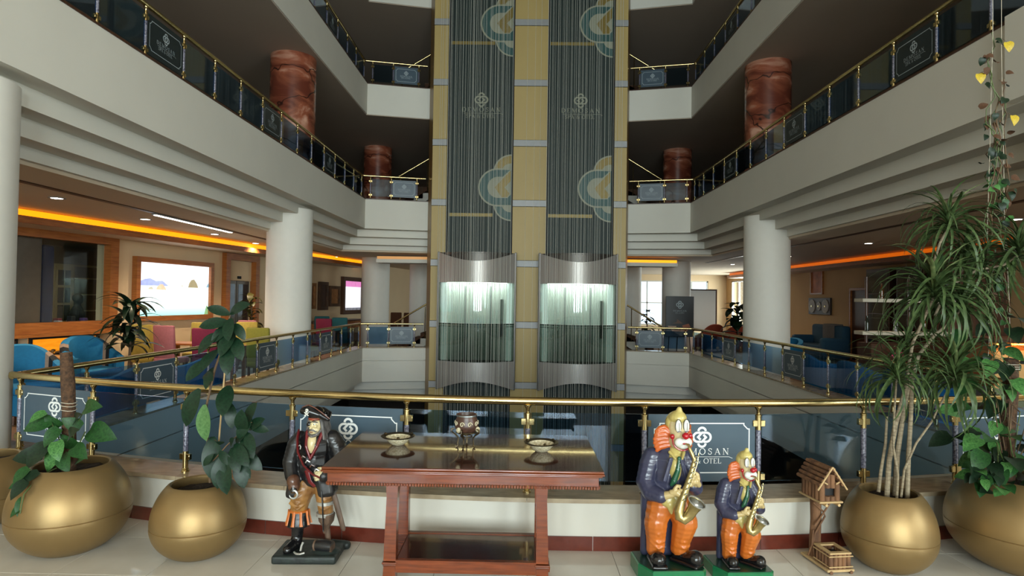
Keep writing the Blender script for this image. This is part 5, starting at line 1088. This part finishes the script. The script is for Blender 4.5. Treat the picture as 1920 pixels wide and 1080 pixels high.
dtable('oak dining table among the pink and yellow chairs', -6.95, 12.78, .8, .6); dtable('oak dining table behind the magenta chair', -5.85, 12.1, .7, .6); dtable('oak dining table near the doorway', -7.0, 14.3, .7, .5)
dtable('far oak table behind the left column', -5.7, 17.9, .8, .5); dtable('dark low table between the right armchairs', 6.75, 10.75, .7, .7, .5, wood_br, .004); dtable('low table near the far right armchairs', 6.75, 15.6, .7, .7, .5, wood_br, .004)
ct_ = thing('cloth_table', 'round table under a long gold tablecloth', 'table', (-7.35, 9.35, .013)); gc = mat('gold_cloth', (172, 118, 52), .5, var=.25, vscale=9)
m = MB(); n = 40
for z, r, w_ in ((.0, .33, .05), (.3, .32, .04), (.6, .30, .025), (.74, .29, .0), (.76, .275, 0)):
    for j in range(n): a = 2*math.pi*j/n; q = r+w_*math.sin(a*9); m.v.append((q*math.cos(a), q*math.sin(a), z))
m.f = [(i*n+j, i*n+(j+1) % n, (i+1)*n+(j+1) % n, (i+1)*n+j) for i in range(4) for j in range(n)]+[tuple(4*n+j for j in range(n))]; m.obj('tablecloth', gc, ct_, smooth='all'); MB().lathe([(.25, .0), (.05, .03), (.04, .73)], n=16).obj('pedestal', wood_br, ct_)
sb = onwall('sideboard', 'long oak sideboard under the small pictures', 'sideboard', 9.2); MB().rbox((1.9, -.3, .45), (3.8, .45, .9), .01, 1).obj('body', wood_or, sb); MB().rbox((1.9, -.3, .92), (3.9, .5, .05), .01, 1).obj('top', wood_br, sb)
for i in range(5): MB().rbox((.4+.75*i, -.53, .45), (.7, .02, .78), .006, 1).obj('door', wood_or, sb)
# potted plants in the lounges
def fplant(label, x, y, h, n, L, W, kind, base=.013, seed=1, pot=(92, 60, 44), tr=.02, ml=lf_dk, spread=1):
    t = thing('floor_plant', label, 'plant', (x, y, base)); r_ = random.Random(seed)
    MB().lathe([(.13, 0), (.17, .04), (.19, .3), (.2, .34), (.17, .34), (.16, .3), (0, .29)], n=24).obj('pot', mat('pot_%d' % seed, pot, .5), t, smooth=True)
    MB().tube([(0, 0, .29), (.02, 0, h*.5), (-.01, .02, h*.86)], [tr*1.3, tr, tr*.7], 8).obj('trunk', stem_b, t, smooth=True)
    me = [leafmesh('leaf', ml, 1, W/L, kind, d_, .2, 7) for d_ in (.5, .8)]
    for i in range(n):
        u = i/n; z = h*(.45+.5*u); a = i*2.4+r_.uniform(-.3, .3); el = r_.uniform(-.3, .8)
        link('leaf', me[i % 2], t, M=leafM((0, 0, z), (math.cos(a)*math.cos(el)*spread, math.sin(a)*math.cos(el)*spread, math.sin(el)), 0, L*r_.uniform(.7, 1.15)))
fplant('leafy floor plant in front of the bright screen', -6.95, 10.85, 1.72, 70, .62, .13, 'strap', seed=11, ml=lf_dk); fplant('olive leaved plant by the glass doorway', -7.0, 15.9, 1.9, 24, .4, .16, 'ellipse', seed=12, ml=leafmat('olive_leaf', (84, 78, 34), (50, 50, 24)))
fplant('dark broad-leaved plant beside the white right column', 5.75, 16.3, 1.85, 34, .5, .24, 'ellipse', .004, 13, spread=1); fplant('small dark plant at the foot of the right stairs', 4.25, 20.6, 1.5, 24, .4, .14, 'ellipse', .004, 14); fplant('leafy plant by the far right window', 3.3, 24, 1.6, 24, .45, .15, 'ellipse', .004, 15)
# ------------------------------------------------------------------ right lounge
ea = thing('easel_poster', 'dark easel poster with emblem and warm hands picture', 'poster', (5.12, 19.75, .004), R(-4))
MB().rbox((0, 0, 1.28), (.88, .05, 1.3), .008, 1).obj('board', mat('poster_black', (26, 28, 30), .4), ea)
k_ = Ink(); k_.emblem(0, 1.66, .24); link('emblem', k_.mesh('emblem', print_g), ea, (0, -.028, 0)); k_ = Ink(); k_.text('DEMOSAN', 0, 1.44, .05, .3); link('lettering', k_.mesh('lettering', print_g), ea, (0, -.028, 0)); k_ = Ink(); k_.text('SPA & OTEL', 0, 1.38, .035, .1); link('lettering', k_.mesh('lettering', print_g), ea, (0, -.028, 0))
for pts, c in (([(-.38, .98), (-.1, .98), (-.14, .86), (-.22, .80)], (190, 156, 130)), ([(-.24, 1.06), (.1, 1.06), (-.08, 1.2), (-.1, 1.1)], (110, 76, 58)), ([(-.2, .8), (-.04, .95), (.04, .78), (.0, .68)], (160, 122, 100)), ([(-.02, .68), (.05, .95), (.16, .85), (.08, .66)], (176, 136, 110)), ([(.08, 1.0), (.28, 1.06), (.34, .96), (.2, .78), (.12, .84)], (170, 100, 72))):
    q = Ink(); q.quad(*pts); link('print', q.mesh('print', mat('poster_%d' % c[1], c, .5)), ea, (0, -.0285, 0))
for x in (-.36, .36): MB().tube([(x, .02, 0), (x*.7, .05, 1.9)], .015, 6).obj('leg', black_mt, ea)
MB().tube([(0, .5, 0), (0, .06, 1.8)], .015, 6).obj('leg', black_mt, ea)
pt = thing('glass_partition', 'frosted white partition screen behind the rust chairs', 'partition', (6.9, 23.5, .004)); MB().bb(-.55, .55, -.01, .01, .7, 2.2).obj('panel', mat('frosted', (232, 236, 236), .5), pt); frame4(pt, -.6, .6, .65, 2.25, .05, .05, wood_br, 0)
for x in (-.575, .575): MB().bb(x-.025, x+.025, -.025, .025, 0, .66).obj('leg', wood_br, pt)
def rw(name, label, cat, Y): return thing(name, label, cat, (10.2, Y, 0), -math.pi/2)
t = rw('wall_picture', 'orange abstract picture on the right wall', 'picture', 21.6); frame4(t, 0, .85, 2.08, 2.9, .05, .06, wood_or, -.03); MB().bb(.04, .81, -.03, -.01, 2.1, 2.88).obj('canvas', mat('orange_canvas', (196, 112, 60), .6, rgb2=(150, 84, 46), vscale=5), t)
t = rw('disc_panel', 'dark wall panel with pale engraved discs', 'wall ornament', 21.7); MB().rbox((.75, -.036, 1.68), (1.5, .06, .56), .006, 1).obj('board', mat('disc_board', (54, 40, 34), .5, var=.3), t)
for x, r in ((.27, .23), (.75, .15), (1.2, .23)):
    MB().cyl((x, -.06, 1.68), (x, -.085, 1.68), r, n=28).obj('disc', mat('disc_%d' % int(x*100), (150, 138, 120), .5, rgb2=(110, 98, 84), vscale=20), t); MB().cyl((x, -.085, 1.68), (x, -.1, 1.68), .03, n=14).obj('boss', brass, t)
t = rw('dark_doorway', 'dark doorway with oak frame in the right wall', 'door', 19.0); frame4(t, 0, 1.0, 0, 2.25, .07, .1, wood_or, -.04); MB().bb(.07, .93, -.03, -.01, .02, 2.18).obj('door_leaf', wood_br, t)
for i, Y in enumerate((17.6, 16.2)):
    t = rw('display_cabinet', ['dark glass wall cabinet beside the dark doorway', 'dark glass wall cabinet behind the dragon tree'][i], 'cabinet', Y); MB().bb(0, 1.1, -.35, -.01, .0, 2.75).obj('body', wood_br, t); MB().bb(.06, 1.04, -.36, -.35, .5, 2.65).obj('pane', mat('cabinet_pane_%d' % i, (16, 16, 18), .08), t)
    for z in (.95, 1.5, 2.05): MB().bb(.06, 1.04, -.37, -.36, z, z+.02).obj('shelf_edge', wood_br, t)
bs = thing('bar_shelf', 'back bar with two long white shelves on dark posts', 'shelf', (6.7, 12.2, .004))
for z in (1.16, 1.80): MB().rbox((.95, 0, z+.035), (1.95, .32, .07), .006, 1).obj('shelf', mat('shelf_white_%d' % int(z*10), (206, 196, 176), .5), bs)
for x in (.16, 1.0, 1.8): MB().cyl((x, .05, 0), (x, .05, 2.3), .03, n=12).obj('post', wood_br, bs)
MB().rbox((1.0, .02, .5), (1.8, .5, 1.0), .01, 1).obj('counter', wood_br, bs)
bottles = [MB().lathe([(.035, 0), (.036, .16), (.03, .2), (.013, .235), (.013, .3), (0, .3)], n=14) for _ in range(1)][0]
for i in range(6):
    o = bottles.obj('bottle', mat('bottle_%d' % i, [(30, 40, 30), (90, 50, 20), (150, 150, 150)][i % 3], .1), loc=(6.85+.28*i, 12.2, 1.874 if i % 2 else 1.234), smooth=True); tag(o, ['green', 'brown', 'grey'][i % 3]+' bottle on the '+('upper' if i % 2 else 'lower')+' white bar shelf', 'bottle', 'bottles on the bar shelves')
pw = struct(MB().bb(8.75, 10.2, 12.9, 13.0, 0, 3.1).obj('wall_panelled', wood_br), 'dark walnut panelled wall behind the reception desk', 'wall')
for i in range(3): MB().rbox((8.98+.48*i, 12.88, 1.6), (.44, .04, 2.7), .01, 1).obj('panel', wood_br, pw)
rd = thing('reception_desk', 'reception desk with warm glowing front panels', 'desk', (7.0, 9.2, .004))
MB().rbox((1.3, .35, .62), (2.6, .6, 1.2), .01, 1).obj('body', wood_or, rd); MB().rbox((1.3, .3, 1.25), (2.8, .85, .06), .01, 1).obj('top', wood_br, rd)
for i in range(4): MB().rbox((.35+.63*i, .035, .6), (.58, .03, 1.0), .006, 1).obj('front_panel', mat('desk_panel_%d' % i, (214, 170, 110), .5), rd)
MB().bb(.05, 2.55, -.06, -.03, 1.185, 1.205).obj('light_strip', mat('desk_glow', (255, 190, 90), .5, emit=(255, 176, 60), es=10), rd)
fo = thing('orchid', 'pink orchid on the low table near the right railing', 'flower', (6.55, 10.7, .505)); MB().lathe([(.05, 0), (.07, .12), (.06, .12), (0, .1)], n=16).obj('pot', p_wht, fo, smooth=True)
for i in range(3): MB().tube([(0, 0, .1), (.03*(i-1), 0, .3), (.1*(i-1), -.02, .42)], .004, 5).obj('stem', stem_g, fo, smooth=True)
for i in range(12): MB().ell((random.uniform(-.13, .13), random.uniform(-.05, .05), random.uniform(.34, .47)), (.03, .012, .03), 8, 6).obj('flower', mat('orchid_%d' % i, (186, 40, 96), .5), fo, smooth=True)
# far left dining row
for i in range(5):
    p_ = parson((96, 58, 34), 'brown%d' % i) if i == 0 else None
    if i == 0: pb, ub = p_, [False]
    put(pb, ub, ['first', 'second', 'third', 'fourth', 'fifth'][i]+' brown chair from the left in the far row', (-5.2+.55*i, 25.5, .013 if -5.2+.55*i < -4.72 else .004), 0, 'far row of brown chairs')
t = thing('far_doorway', 'orange oak doorway frame behind the far left column', 'door', (-5.9, 30.5, 0)); frame4(t, 0, 1.2, 0, 2.5, .16, .1, wood_or, -.06); MB().bb(.16, 1.04, -.03, -.01, 0, 2.34).obj('door_leaf', mat('pale_door', (190, 160, 130), .6), t)
